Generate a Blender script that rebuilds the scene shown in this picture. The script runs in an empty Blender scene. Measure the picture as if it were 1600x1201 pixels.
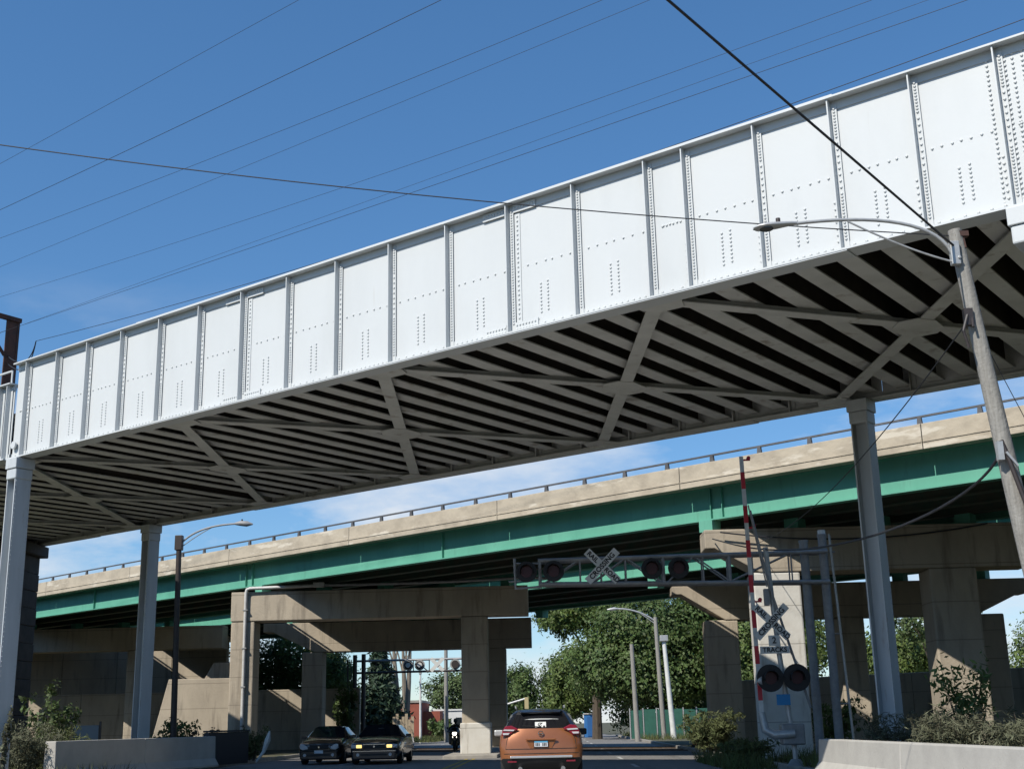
import bpy, math, random
import numpy as np
from mathutils import Vector, Matrix, Quaternion
R = math.radians
random.seed(7)
rng = np.random.default_rng(7)
scene = bpy.context.scene
COL = scene.collection

# ------------------------------------------------------------------ camera
cam_data = bpy.data.cameras.new('camera'); cam = bpy.data.objects.new('camera', cam_data); COL.objects.link(cam)
cam_data.sensor_width = 36; cam_data.lens = 1950 / 1600 * 36
cam_data.clip_start = 0.1; cam_data.clip_end = 6000
th, rl, yw = math.atan(530 / 1950), R(1.3), R(1.4)
F = Vector((0, math.cos(th), math.sin(th))); U0 = Vector((0, -math.sin(th), math.cos(th))); R0 = Vector((1, 0, 0))
Rt = R0 * math.cos(rl) - U0 * math.sin(rl); Up = R0 * math.sin(rl) + U0 * math.cos(rl)
m3 = Matrix.Rotation(yw, 3, 'Z') @ Matrix((Rt, Up, -F)).transposed()
cam.matrix_world = Matrix.Translation((0, 0, 1.35)) @ m3.to_4x4()
scene.camera = cam

# ------------------------------------------------------------------ sky, sun, exposure
SUN_AZ, SUN_EL = R(-139), R(46)
world = bpy.data.worlds.new('World'); scene.world = world; world.use_nodes = True
wn = world.node_tree; wn.nodes.clear()
w_out = wn.nodes.new('ShaderNodeOutputWorld'); w_bg = wn.nodes.new('ShaderNodeBackground')
w_sky = wn.nodes.new('ShaderNodeTexSky'); w_sky.sky_type = 'NISHITA'; w_sky.sun_disc = False
w_sky.sun_elevation = SUN_EL; w_sky.sun_rotation = SUN_AZ % (2 * math.pi)
w_sky.altitude = 180; w_sky.air_density = 1.0; w_sky.dust_density = 0.0; w_sky.ozone_density = 6.0
w_bg.inputs['Strength'].default_value = 0.15
# thin fair-weather cloud low over the horizon
w_tc = wn.nodes.new('ShaderNodeTexCoord'); w_sep = wn.nodes.new('ShaderNodeSeparateXYZ')
w_map = wn.nodes.new('ShaderNodeMapping'); w_map.inputs['Scale'].default_value = (3.2, 3.2, 9.0); w_map.inputs['Location'].default_value = (2.3, 0.1, 0.0)
w_noi = wn.nodes.new('ShaderNodeTexNoise'); w_noi.inputs['Scale'].default_value = 1.6; w_noi.inputs['Detail'].default_value = 7; w_noi.inputs['Roughness'].default_value = 0.58
w_r1 = wn.nodes.new('ShaderNodeMapRange'); w_r1.inputs[1].default_value = 0.44; w_r1.inputs[2].default_value = 0.66
w_r2 = wn.nodes.new('ShaderNodeMapRange'); w_r2.inputs[1].default_value = 0.34; w_r2.inputs[2].default_value = 0.14
w_mul = wn.nodes.new('ShaderNodeMath'); w_mul.operation = 'MULTIPLY'
w_mix = wn.nodes.new('ShaderNodeMixRGB'); w_mix.inputs[2].default_value = (5.2, 5.5, 5.9, 1)
L = wn.links.new
L(w_tc.outputs['Generated'], w_sep.inputs[0]); L(w_tc.outputs['Generated'], w_map.inputs[0]); L(w_map.outputs[0], w_noi.inputs['Vector'])
L(w_noi.outputs[0], w_r1.inputs[0]); L(w_sep.outputs[2], w_r2.inputs[0]); L(w_r1.outputs[0], w_mul.inputs[0]); L(w_r2.outputs[0], w_mul.inputs[1])
L(w_mul.outputs[0], w_mix.inputs[0]); w_gam = wn.nodes.new('ShaderNodeGamma'); w_gam.inputs[1].default_value = 0.75
w_hs = wn.nodes.new('ShaderNodeHueSaturation'); w_hs.inputs['Saturation'].default_value = 1.25; w_hs.inputs['Value'].default_value = 1.28
L(w_sky.outputs[0], w_gam.inputs[0]); L(w_gam.outputs[0], w_hs.inputs['Color']); w_tint = wn.nodes.new('ShaderNodeMixRGB'); w_tint.blend_type = 'MULTIPLY'; w_tint.inputs[0].default_value = 1.0; w_tint.inputs[2].default_value = (0.92, 0.99, 1.05, 1)
L(w_hs.outputs[0], w_tint.inputs[1]); L(w_tint.outputs[0], w_mix.inputs[1]); L(w_mix.outputs[0], w_bg.inputs[0]); L(w_bg.outputs[0], w_out.inputs[0])

sun_dir = Vector((math.sin(SUN_AZ) * math.cos(SUN_EL), math.cos(SUN_AZ) * math.cos(SUN_EL), math.sin(SUN_EL)))
sd = bpy.data.lights.new('sun', 'SUN'); sd.energy = 5.0; sd.angle = R(0.53); sd.color = (1.0, 0.95, 0.87)
sun = bpy.data.objects.new('sun', sd); COL.objects.link(sun); sun.rotation_euler = sun_dir.to_track_quat('Z', 'Y').to_euler(); sun.location = (-60, -50, 80)
scene.view_settings.view_transform = 'Standard'; scene.view_settings.look = 'None'
scene.view_settings.exposure = 0.0; scene.view_settings.gamma = 1.0; scene.view_settings.use_curve_mapping = False
scene.cycles.max_bounces = 6; scene.cycles.diffuse_bounces = 1

# ------------------------------------------------------------------ materials
MATS = {}
def mat(name, col, rough=0.7, metal=0.0, col2=None, nscale=3.0, ndetail=5, lo=0.35, hi=0.7, bump=0.0, bscale=30.0, stretch=(1, 1, 1),
        emit=None, estr=0.0, coat=0.0, col3=None, n3=0.6, lo3=0.55, hi3=0.72, st3=(1, 1, 1), island=0.0, trans=0.0, lines=0.0):
    if name in MATS: return MATS[name]
    m = bpy.data.materials.new(name); m.use_nodes = True; nt = m.node_tree; b = nt.nodes['Principled BSDF']
    b.inputs['Roughness'].default_value = rough; b.inputs['Metallic'].default_value = metal
    b.inputs['Base Color'].default_value = (*col, 1)
    if coat: b.inputs['Coat Weight'].default_value = coat; b.inputs['Coat Roughness'].default_value = 0.06
    ln = nt.links.new; src = None
    geo = nt.nodes.new('ShaderNodeNewGeometry')
    def noise(scale, detail, st):
        mp = nt.nodes.new('ShaderNodeMapping'); mp.inputs['Scale'].default_value = st; ln(geo.outputs['Position'], mp.inputs[0])
        n = nt.nodes.new('ShaderNodeTexNoise'); n.inputs['Scale'].default_value = scale; n.inputs['Detail'].default_value = detail; n.inputs['Roughness'].default_value = 0.6
        ln(mp.outputs[0], n.inputs['Vector']); return n
    def rangemix(fac, lo_, hi_, a, c):
        r = nt.nodes.new('ShaderNodeMapRange'); r.inputs[1].default_value = lo_; r.inputs[2].default_value = hi_; ln(fac, r.inputs[0])
        x = nt.nodes.new('ShaderNodeMixRGB'); ln(r.outputs[0], x.inputs[0])
        if isinstance(a, tuple): x.inputs[1].default_value = (*a, 1)
        else: ln(a, x.inputs[1])
        x.inputs[2].default_value = (*c, 1); return x.outputs[0]
    cur = col
    if col2 is not None: cur = rangemix(noise(nscale, ndetail, stretch).outputs[0], lo, hi, cur, col2)
    if col3 is not None: cur = rangemix(noise(n3, 6, st3).outputs[0], lo3, hi3, cur, col3)
    if island:
        hs = nt.nodes.new('ShaderNodeHueSaturation')
        r = nt.nodes.new('ShaderNodeMapRange'); r.inputs[3].default_value = 1 - island; r.inputs[4].default_value = 1 + island; ln(geo.outputs['Random Per Island'], r.inputs[0]); ln(r.outputs[0], hs.inputs['Value'])
        r2 = nt.nodes.new('ShaderNodeMapRange'); r2.inputs[3].default_value = 0.485; r2.inputs[4].default_value = 0.515; ln(geo.outputs['Random Per Island'], r2.inputs[0]); ln(r2.outputs[0], hs.inputs['Hue'])
        if isinstance(cur, tuple): hs.inputs['Color'].default_value = (*cur, 1)
        else: ln(cur, hs.inputs['Color'])
        cur = hs.outputs[0]
    if lines:                                   # pour joints of cast concrete
        sp = nt.nodes.new('ShaderNodeSeparateXYZ'); ln(geo.outputs['Position'], sp.inputs[0])
        nz = noise(1.3, 3, (1, 1, 1)); ad = nt.nodes.new('ShaderNodeMath'); ad.operation = 'MULTIPLY_ADD'; ad.inputs[1].default_value = 0.03; ln(nz.outputs[0], ad.inputs[0]); ln(sp.outputs[2], ad.inputs[2])
        dv = nt.nodes.new('ShaderNodeMath'); dv.operation = 'DIVIDE'; dv.inputs[1].default_value = lines; ln(ad.outputs[0], dv.inputs[0])
        fr = nt.nodes.new('ShaderNodeMath'); fr.operation = 'FRACT'; ln(dv.outputs[0], fr.inputs[0])
        lt = nt.nodes.new('ShaderNodeMath'); lt.operation = 'LESS_THAN'; lt.inputs[1].default_value = 0.028; ln(fr.outputs[0], lt.inputs[0])
        ml = nt.nodes.new('ShaderNodeMath'); ml.operation = 'MULTIPLY'; ml.inputs[1].default_value = 0.45; ln(lt.outputs[0], ml.inputs[0])
        mx_ = nt.nodes.new('ShaderNodeMixRGB'); ln(ml.outputs[0], mx_.inputs[0]); ln(cur, mx_.inputs[1]); mx_.inputs[2].default_value = (0.10, 0.085, 0.065, 1); cur = mx_.outputs[0]
    if not isinstance(cur, tuple): ln(cur, b.inputs['Base Color'])
    if bump:
        n = noise(bscale, 6, (1, 1, 1)); bp = nt.nodes.new('ShaderNodeBump'); bp.inputs['Strength'].default_value = bump; bp.inputs['Distance'].default_value = 0.03
        ln(n.outputs[0], bp.inputs['Height']); ln(bp.outputs[0], b.inputs['Normal'])
    if emit is not None: b.inputs['Emission Color'].default_value = (*emit, 1); b.inputs['Emission Strength'].default_value = estr
    if trans:
        out = nt.nodes['Material Output']; t = nt.nodes.new('ShaderNodeBsdfTranslucent'); mx = nt.nodes.new('ShaderNodeMixShader'); mx.inputs[0].default_value = trans
        if isinstance(cur, tuple): t.inputs[0].default_value = (*cur, 1)
        else: ln(cur, t.inputs[0])
        ln(b.outputs[0], mx.inputs[1]); ln(t.outputs[0], mx.inputs[2]); ln(mx.outputs[0], out.inputs[0])
    MATS[name] = m; return m

M_white = mat('white_bridge_paint', (0.62, 0.64, 0.635), 0.55, col2=(0.56, 0.58, 0.575), nscale=0.7, stretch=(1, 1, 0.35), lo=0.45, hi=0.8, bump=0.06, bscale=6, col3=(0.55, 0.55, 0.52), n3=1.6, lo3=0.66, hi3=0.86, st3=(3, 3, 0.3))
M_grey = mat('grey_bridge_paint', (0.68, 0.68, 0.64), 0.7, col2=(0.54, 0.54, 0.50), nscale=1.2, ndetail=8, col3=(0.26, 0.21, 0.16), n3=2.0, lo3=0.58, hi3=0.78)
M_column = mat('column_paint', (0.56, 0.59, 0.60), 0.6, col2=(0.47, 0.50, 0.51), nscale=1.5, stretch=(2, 2, 0.3), bump=0.05, bscale=8, col3=(0.27, 0.21, 0.16), n3=2.2, lo3=0.64, hi3=0.8, st3=(2, 2, 0.35))
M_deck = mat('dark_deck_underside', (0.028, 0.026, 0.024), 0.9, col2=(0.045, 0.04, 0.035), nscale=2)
M_shadeweb = mat('shade_dark_web', (0.085, 0.07, 0.058), 0.9, col2=(0.05, 0.042, 0.036), nscale=2)  # dark web colour paints in the shade between the floor beams
M_green = mat('green_girder_paint', (0.135, 0.41, 0.30), 0.65, col2=(0.10, 0.345, 0.25), nscale=0.8, stretch=(1, 1, 0.3), col3=(0.09, 0.27, 0.20), n3=1.6, lo3=0.58, hi3=0.8, st3=(2.5, 2.5, 0.4))
M_greendark = mat('dark_inner_girder', (0.05, 0.10, 0.075), 0.8, col2=(0.10, 0.09, 0.07), nscale=1.4)  # inner girders are a darker green mottled with brown
M_conc = mat('weathered_concrete', (0.48, 0.41, 0.31), 0.9, col2=(0.37, 0.315, 0.24), nscale=0.9, ndetail=9, stretch=(1, 1, 0.45), lo=0.35, hi=0.7, bump=0.4, bscale=9, col3=(0.19, 0.16, 0.125), n3=1.1, lo3=0.54, hi3=0.78, st3=(2.4, 2.4, 0.3), lines=1.22)
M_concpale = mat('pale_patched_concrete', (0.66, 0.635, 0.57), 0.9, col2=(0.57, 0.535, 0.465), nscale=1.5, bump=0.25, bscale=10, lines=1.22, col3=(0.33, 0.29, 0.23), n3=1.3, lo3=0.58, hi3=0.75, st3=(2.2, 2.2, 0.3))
M_parapet = mat('parapet_concrete', (0.50, 0.435, 0.33), 0.9, col2=(0.36, 0.31, 0.235), nscale=1.3, ndetail=9, stretch=(1, 1, 1.4), lo=0.42, hi=0.72, bump=0.5, bscale=6, col3=(0.63, 0.57, 0.46), n3=0.8, lo3=0.57, hi3=0.64, st3=(0.7, 0.7, 3.5))
M_barrier = mat('barrier_concrete', (0.50, 0.48, 0.43), 0.9, col2=(0.42, 0.40, 0.36), nscale=1.6, bump=0.2, bscale=14, col3=(0.24, 0.22, 0.20), n3=2.2, lo3=0.66, hi3=0.8, st3=(2.0, 2.0, 0.4))
M_barrierold = mat('old_barrier_concrete', (0.36, 0.31, 0.26), 0.9, col2=(0.28, 0.24, 0.20), nscale=1.6, bump=0.2, bscale=14, col3=(0.16, 0.14, 0.12), n3=2.2, lo3=0.62, hi3=0.8)
M_asphalt = mat('asphalt', (0.17, 0.163, 0.152), 0.9, col2=(0.21, 0.20, 0.185), nscale=1.2, bump=0.3, bscale=60, col3=(0.11, 0.107, 0.10), n3=0.4, st3=(3, 0.25, 1))
M_kerb = mat('kerb_concrete', (0.38, 0.35, 0.30), 0.9, col2=(0.26, 0.24, 0.21), nscale=2)
M_dirt = mat('verge_soil', (0.10, 0.083, 0.055), 0.95, col2=(0.06, 0.075, 0.03), nscale=0.9, bump=0.4, bscale=12)
M_linewhite = mat('worn_white_line', (0.62, 0.61, 0.57), 0.8, col2=(0.2, 0.2, 0.19), nscale=6)
M_lineyellow = mat('worn_yellow_line', (0.58, 0.40, 0.06), 0.8, col2=(0.2, 0.16, 0.06), nscale=6)
M_steel = mat('rail_steel', (0.20, 0.15, 0.12), 0.45, 0.7, col2=(0.12, 0.08, 0.05), nscale=4)
M_alum = mat('weathered_aluminium', (0.34, 0.34, 0.34), 0.5, 0.45, col2=(0.24, 0.24, 0.24), nscale=4)
M_galv = mat('galvanised_steel', (0.33, 0.33, 0.325), 0.6, 0.1, col2=(0.24, 0.24, 0.24), nscale=5)
M_darkgalv = mat('dull_railing_metal', (0.13, 0.13, 0.135), 0.6, 0.2, col2=(0.09, 0.09, 0.09), nscale=4)
M_lamp = mat('lamp_aluminium', (0.52, 0.52, 0.50), 0.45, 0.4, col2=(0.40, 0.40, 0.39), nscale=6)
M_black = mat('matt_black_paint', (0.012, 0.012, 0.013), 0.55)
M_darkpost = mat('dark_lamp_post_paint', (0.035, 0.03, 0.03), 0.5, col2=(0.055, 0.04, 0.035), nscale=4)
M_redlens = mat('dark_red_lens', (0.05, 0.004, 0.006), 0.45)
M_signwhite = mat('sign_white', (0.72, 0.72, 0.68), 0.6, col2=(0.60, 0.60, 0.56), nscale=4)
M_ink = mat('black_lettering', (0.015, 0.015, 0.017), 0.7)
M_redband = mat('red_reflective', (0.55, 0.03, 0.045), 0.5)
M_blue = mat('blue_sign', (0.02, 0.23, 0.50), 0.5)
M_wood = mat('grey_utility_pole_wood', (0.33, 0.315, 0.28), 0.9, col2=(0.22, 0.205, 0.18), nscale=9, stretch=(3, 3, 0.25), bump=0.5, bscale=18, col3=(0.10, 0.085, 0.07), n3=5, lo3=0.66, hi3=0.74)
M_rust = mat('rusted_steel', (0.11, 0.048, 0.032), 0.85, col2=(0.045, 0.03, 0.028), nscale=2.5, bump=0.2, bscale=20)
M_wire = mat('wire_black', (0.02, 0.022, 0.028), 0.6)
M_bark = mat('bark', (0.11, 0.085, 0.06), 0.95, col2=(0.06, 0.048, 0.036), nscale=7, stretch=(2, 2, 0.4))
M_leaf = mat('leaf_green', (0.145, 0.195, 0.045), 0.6, col2=(0.085, 0.13, 0.03), nscale=0.6, lo=0.4, hi=0.62, island=0.3, trans=0.3)
M_leafdark = mat('leaf_dark_green', (0.125, 0.18, 0.05), 0.6, col2=(0.07, 0.112, 0.03), nscale=0.6, lo=0.4, hi=0.62, island=0.3, trans=0.3)
M_leafpale = mat('leaf_pale_green', (0.11, 0.15, 0.05), 0.65, col2=(0.07, 0.105, 0.035), nscale=0.5, island=0.4, trans=0.25)
M_needle = mat('conifer_needles', (0.04, 0.075, 0.035), 0.7, col2=(0.022, 0.045, 0.022), nscale=0.8, island=0.4, trans=0.1)
M_weed = mat('dry_weed', (0.12, 0.135, 0.05), 0.8, col2=(0.10, 0.12, 0.045), nscale=1.2, island=0.4, trans=0.25)
M_weedgrey = mat('dusty_weed', (0.155, 0.158, 0.10), 0.85, col2=(0.10, 0.108, 0.06), nscale=1.5, island=0.35, trans=0.2)
M_grass = mat('grass_blades', (0.10, 0.135, 0.035), 0.8, col2=(0.14, 0.13, 0.05), nscale=0.6, island=0.4, trans=0.2)
M_brick = mat('red_brick', (0.33, 0.095, 0.06), 0.9, col2=(0.25, 0.07, 0.045), nscale=2)
M_whitewall = mat('white_render', (0.70, 0.69, 0.66), 0.85, col2=(0.60, 0.59, 0.56), nscale=1)
M_window = mat('dark_window_glass', (0.02, 0.025, 0.03), 0.08)
M_fencegreen = mat('green_fence_mesh', (0.03, 0.13, 0.09), 0.7, col2=(0.02, 0.09, 0.065), nscale=2)
M_tarp = mat('blue_panel', (0.03, 0.16, 0.42), 0.6)
M_orange = mat('orange_car_paint', (0.34, 0.122, 0.042), 0.34, 0.35, col2=(0.31, 0.11, 0.037), nscale=3, coat=0.8)
M_carblack = mat('black_car_paint', (0.010, 0.011, 0.016), 0.3, 0.1, coat=0.8)
M_carnavy = mat('charcoal_car_paint', (0.014, 0.014, 0.016), 0.3, 0.1, coat=0.8)
M_glass = mat('car_glass', (0.012, 0.012, 0.014), 0.05)
M_plastic = mat('black_plastic', (0.018, 0.018, 0.019), 0.6)
M_tyre = mat('tyre_rubber', (0.014, 0.014, 0.014), 0.85)
M_chrome = mat('chrome', (0.75, 0.75, 0.75), 0.12, 1.0)
M_taillight = mat('tail_light_red', (0.24, 0.012, 0.03), 0.12, coat=0.8)
M_lightclear = mat('clear_lamp', (0.62, 0.60, 0.60), 0.12, coat=0.5)
M_headdull = mat('headlamp_glass', (0.55, 0.56, 0.57), 0.15, coat=0.5)
M_headlit = mat('headlamp_lit', (0.8, 0.6, 0.25), 0.3, emit=(1.0, 0.72, 0.22), estr=1.6)
M_motolit = mat('motorcycle_headlamp_lit', (0.9, 0.85, 0.75), 0.3, emit=(1.0, 0.93, 0.8), estr=6.0)
M_plate = mat('plate_white', (0.68, 0.70, 0.72), 0.5)
M_plateblue = mat('plate_blue_print', (0.08, 0.35, 0.55), 0.5)
M_leather = mat('black_leather', (0.013, 0.012, 0.013), 0.6)
M_barrelo = mat('barrel_orange', (0.55, 0.12, 0.03), 0.6)
M_pipe = mat('white_conduit', (0.62, 0.61, 0.58), 0.5, col2=(0.50, 0.49, 0.46), nscale=4)
M_cabinet = mat('dark_cabinet_paint', (0.03, 0.03, 0.036), 0.6)
M_pier = mat('dark_stone', (0.075, 0.068, 0.062), 0.9, col2=(0.045, 0.042, 0.04), nscale=2, bump=0.4, bscale=5)  # dark grey pier stone with random mottling
M_drywood = mat('weathered_dead_wood', (0.27, 0.23, 0.18), 0.9, col2=(0.16, 0.135, 0.105), nscale=4, stretch=(2, 2, 0.3))

# ------------------------------------------------------------------ mesh helpers
class MB:
    def __init__(s): s.v = []; s.f = []
    def add(s, vs, fs):
        o = len(s.v); s.v += [tuple(map(float, v)) for v in vs]; s.f += [tuple(i + o for i in f) for f in fs]; return s
    def obox(s, c, ax, ay, az):           # centre and three half-extent vectors
        c = Vector(c); ax = Vector(ax); ay = Vector(ay); az = Vector(az)
        if ax.cross(ay).dot(az) < 0: ax = -ax
        vs = [c + sx * ax + sy * ay + sz * az for sz in (-1, 1) for sx, sy in ((-1, -1), (1, -1), (1, 1), (-1, 1))]
        return s.add(vs, [(3, 2, 1, 0), (4, 5, 6, 7), (0, 1, 5, 4), (1, 2, 6, 5), (2, 3, 7, 6), (3, 0, 4, 7)])
    def box(s, x0, x1, y0, y1, z0, z1):
        return s.obox(((x0 + x1) / 2, (y0 + y1) / 2, (z0 + z1) / 2), ((x1 - x0) / 2, 0, 0), (0, (y1 - y0) / 2, 0), (0, 0, (z1 - z0) / 2))
    def beam(s, p0, p1, w, h, up=(0, 0, 1)):
        p0 = Vector(p0); p1 = Vector(p1); d = p1 - p0; l = d.length; d.normalize(); up = Vector(up)
        sd_ = d.cross(up)
        if sd_.length < 1e-5: sd_ = d.cross(Vector((1, 0, 0)))
        sd_.normalize(); u = sd_.cross(d)
        return s.obox((p0 + p1) / 2, d * l / 2, sd_ * w / 2, u * h / 2)
    def tube(s, pts, r, n=8, cap=True):
        pts = [Vector(p) for p in pts]; k = len(pts); rs = r if isinstance(r, (list, tuple)) else [r] * k
        o = len(s.v); prev = None
        for i, p in enumerate(pts):
            t = (pts[min(i + 1, k - 1)] - pts[max(i - 1, 0)]).normalized()
            a = prev if prev is not None else (Vector((0, 0, 1)) if abs(t.z) < 0.95 else Vector((1, 0, 0)))
            a = (a - t * a.dot(t))
            if a.length < 1e-6: a = t.orthogonal()
            a.normalize(); b = t.cross(a); prev = a
            for j in range(n):
                q = p + (a * math.cos(2 * math.pi * j / n) + b * math.sin(2 * math.pi * j / n)) * rs[i]; s.v.append(tuple(q))
        for i in range(k - 1):
            for j in range(n):
                s.f.append((o + i * n + j, o + i * n + (j + 1) % n, o + (i + 1) * n + (j + 1) % n, o + (i + 1) * n + j))
        if cap: s.f.append(tuple(o + j for j in reversed(range(n)))); s.f.append(tuple(o + (k - 1) * n + j for j in range(n)))
        return s
    def prism(s, poly, off):              # planar polygon (3-D points) extruded along off
        poly = [Vector(p) for p in poly]; off = Vector(off); n = len(poly)
        nor = Vector((0, 0, 0))
        for i in range(n): nor += poly[i].cross(poly[(i + 1) % n])
        if nor.dot(off) > 0: poly = poly[::-1]
        vs = poly + [p + off for p in poly]
        fs = [tuple(range(n)), tuple(range(2 * n - 1, n - 1, -1))] + [(i, i + n, (i + 1) % n + n, (i + 1) % n) for i in range(n)]
        return s.add(vs, fs)
    def disc(s, c, axis, r, h, n=20, r2=None):   # cylinder centred at c along axis (total length h)
        c = Vector(c); axis = Vector(axis).normalized()
        a = axis.orthogonal().normalized(); b = axis.cross(a); r2 = r if r2 is None else r2
        vs = [c - axis * h / 2 + (a * math.cos(2 * math.pi * j / n) + b * math.sin(2 * math.pi * j / n)) * r for j in range(n)]
        vs += [c + axis * h / 2 + (a * math.cos(2 * math.pi * j / n) + b * math.sin(2 * math.pi * j / n)) * r2 for j in range(n)]
        fs = [tuple(reversed(range(n))), tuple(range(n, 2 * n))] + [(j, (j + 1) % n, (j + 1) % n + n, j + n) for j in range(n)]
        return s.add(vs, fs)

ORG = {}
def org(o):
    return ORG.get(o.name, Vector((0, 0, 0)))
def tag(o, label=None, cat=None, group=None, kind=None):
    if label: o['label'] = label
    if cat: o['category'] = cat
    if group: o['group'] = group
    if kind: o['kind'] = kind
    return o
def empty(name, loc=(0, 0, 0), rz=0.0, label=None, cat=None, group=None):
    o = bpy.data.objects.new(name, None); COL.objects.link(o); o.location = loc; o.rotation_euler = (0, 0, rz); o.empty_display_size = 0.2
    ORG[o.name] = Vector(loc) if rz == 0 else Vector((0, 0, 0)); return tag(o, label, cat, group)
def mesh(name, mb, m, smooth=False):
    me = bpy.data.meshes.new(name); me.from_pydata(mb.v, [], mb.f); me.update()
    if smooth:
        me.polygons.foreach_set('use_smooth', [True] * len(me.polygons))
        try: me.set_sharp_from_angle(angle=R(smooth if smooth is not True else 40))
        except Exception: pass
    me.materials.append(m); return me
def build(name, mb, m, parent=None, smooth=False, bevel=0.0, kind=None, label=None):
    o0 = org(parent) if parent is not None else Vector((0, 0, 0))
    if o0.length > 0: mb.v = [(v[0] - o0.x, v[1] - o0.y, v[2] - o0.z) for v in mb.v]
    o = bpy.data.objects.new(name, mesh(name, mb, m, smooth)); COL.objects.link(o)
    if parent is not None: o.parent = parent
    ORG[o.name] = o0
    if bevel:
        b = o.modifiers.new('bevel', 'BEVEL'); b.width = bevel; b.segments = 2; b.limit_method = 'ANGLE'; b.angle_limit = R(40)
    return tag(o, label, None, None, kind)
def inst(name, me, parent, loc, rot=None):
    o = bpy.data.objects.new(name, me); COL.objects.link(o); o.parent = parent
    o.location = Vector(loc) - (org(parent) if parent is not None else Vector((0, 0, 0)))
    if rot is not None: o.rotation_euler = rot
    ORG[o.name] = org(parent) if parent is not None else Vector((0, 0, 0)); return o
def struct(name, mb, m, smooth=False, bevel=0):
    return build(name, mb, m, None, smooth, bevel, 'structure')
def text_part(body, size, m, parent, mw, name='lettering', depth=0.004, bold=0.0):
    cu = bpy.data.curves.new('text', 'FONT'); cu.body = body; cu.size = size; cu.align_x = 'CENTER'; cu.align_y = 'CENTER'; cu.extrude = depth; cu.offset = bold; cu.resolution_u = 3
    t = bpy.data.objects.new('text', cu); COL.objects.link(t); dg = bpy.context.evaluated_depsgraph_get()
    me = bpy.data.meshes.new_from_object(t.evaluated_get(dg)); bpy.data.objects.remove(t); bpy.data.curves.remove(cu)
    o0 = org(parent); me.transform(Matrix.Translation(-o0) @ mw); me.materials.clear(); me.materials.append(m)
    o = bpy.data.objects.new(name, me); COL.objects.link(o); o.parent = parent; ORG[o.name] = o0; return o
def facing(loc, rot2d=0.0, flip=False):    # text plane facing -Y (towards the road user), rotated in its plane
    return Matrix.Translation(loc) @ Matrix.Rotation(R(90), 4, 'X') @ Matrix.Rotation(rot2d, 4, 'Z')

# ------------------------------------------------------------------ the ground, roads, verges
struct('ground', MB().add([(-3000, -3000, -0.03), (3000, -3000, -0.03), (3000, 3000, -0.03), (-3000, 3000, -0.03)], [(0, 1, 2, 3)]), M_dirt)
struct('road', MB().box(-12.6, 6.2, -30, 420, -0.28, 0.0), M_asphalt)
struct('cross_street', MB().box(-120, 120, 128, 142, -0.27, 0.004), M_asphalt)
def kerb(name, x0, x1, y0, y1, z=0.15): return struct(name, MB().box(x0, x1, y0, y1, -0.1, z), M_kerb, bevel=0.02)
kerb('kerb', 6.2, 6.38, -30, 126); kerb('kerb', -12.78, -12.6, -30, 126)
struct('verge_right', MB().box(6.38, 60, -30, 126, -0.1, 0.13), M_dirt)
struct('verge_left', MB().box(-80, -12.78, -30, 126, -0.1, 0.13), M_dirt)
struct('median', MB().box(-4.6, -2.3, 54.5, 80, -0.1, 0.14), M_kerb, bevel=0.03)
lm = MB()
for y in np.arange(4, 120, 9.0):
    lm.box(2.55, 2.68, y, y + 3, 0.002, 0.006); lm.box(-8.1, -7.97, y, y + 3, 0.002, 0.006)
lm.box(-1.6, 6.0, 33.0, 33.6, 0.002, 0.006)
struct('lane_marking', lm, M_linewhite)
struct('centre_line', MB().box(-3.6, -3.48, 4, 54, 0.002, 0.006).box(-3.3, -3.18, 4, 54, 0.002, 0.006), M_lineyellow)

# ------------------------------------------------------------------ railway bridge (white plate girders)
RC = Vector((-1.0771, 24.4551, 0)); RD = Vector((0.814203, -0.58058, 0)); RN = Vector((0.58058, 0.814203, 0)); Z = Vector((0, 0, 1))
def RB(s, p, z): return RC + RD * s + RN * p + Z * z
def rbox(mb, s0, s1, p0, p1, z0, z1):
    return mb.obox(RB((s0 + s1) / 2, (p0 + p1) / 2, (z0 + z1) / 2), RD * ((s1 - s0) / 2), RN * ((p1 - p0) / 2), Z * ((z1 - z0) / 2))
rot_rail = math.atan2(RD.y, RD.x)
BZ0, BZ1 = 8.90, 11.75
STIFF = [-16.7, -15.22, -13.8, -12.28, -10.68, -9.1, -7.5, -5.89, -4.27, -2.62, -0.98, 0.65, 2.3, 3.97, 4.8, 6.27, 7.71, 9.14, 10.53]
SPLICE = (-7.5, 0.65)
def rivet_mesh(mb, s, z, p=-0.012, r=0.027):
    c = RB(s, p, z); k = 6; o = len(mb.v)
    for ring, (rr, h) in enumerate(((1.0, 0.0), (0.72, 0.7))):
        for j in range(k):
            a = 2 * math.pi * j / k; mb.v.append(tuple(c + RD * (rr * r * math.cos(a)) + Z * (rr * r * math.sin(a)) - RN * (h * r)))
    mb.v.append(tuple(c - RN * r))
    for j in range(k):
        mb.f.append((o + j, o + k + j, o + k + (j + 1) % k, o + (j + 1) % k)); mb.f.append((o + k + j, o + 2 * k, o + k + (j + 1) % k))
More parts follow.
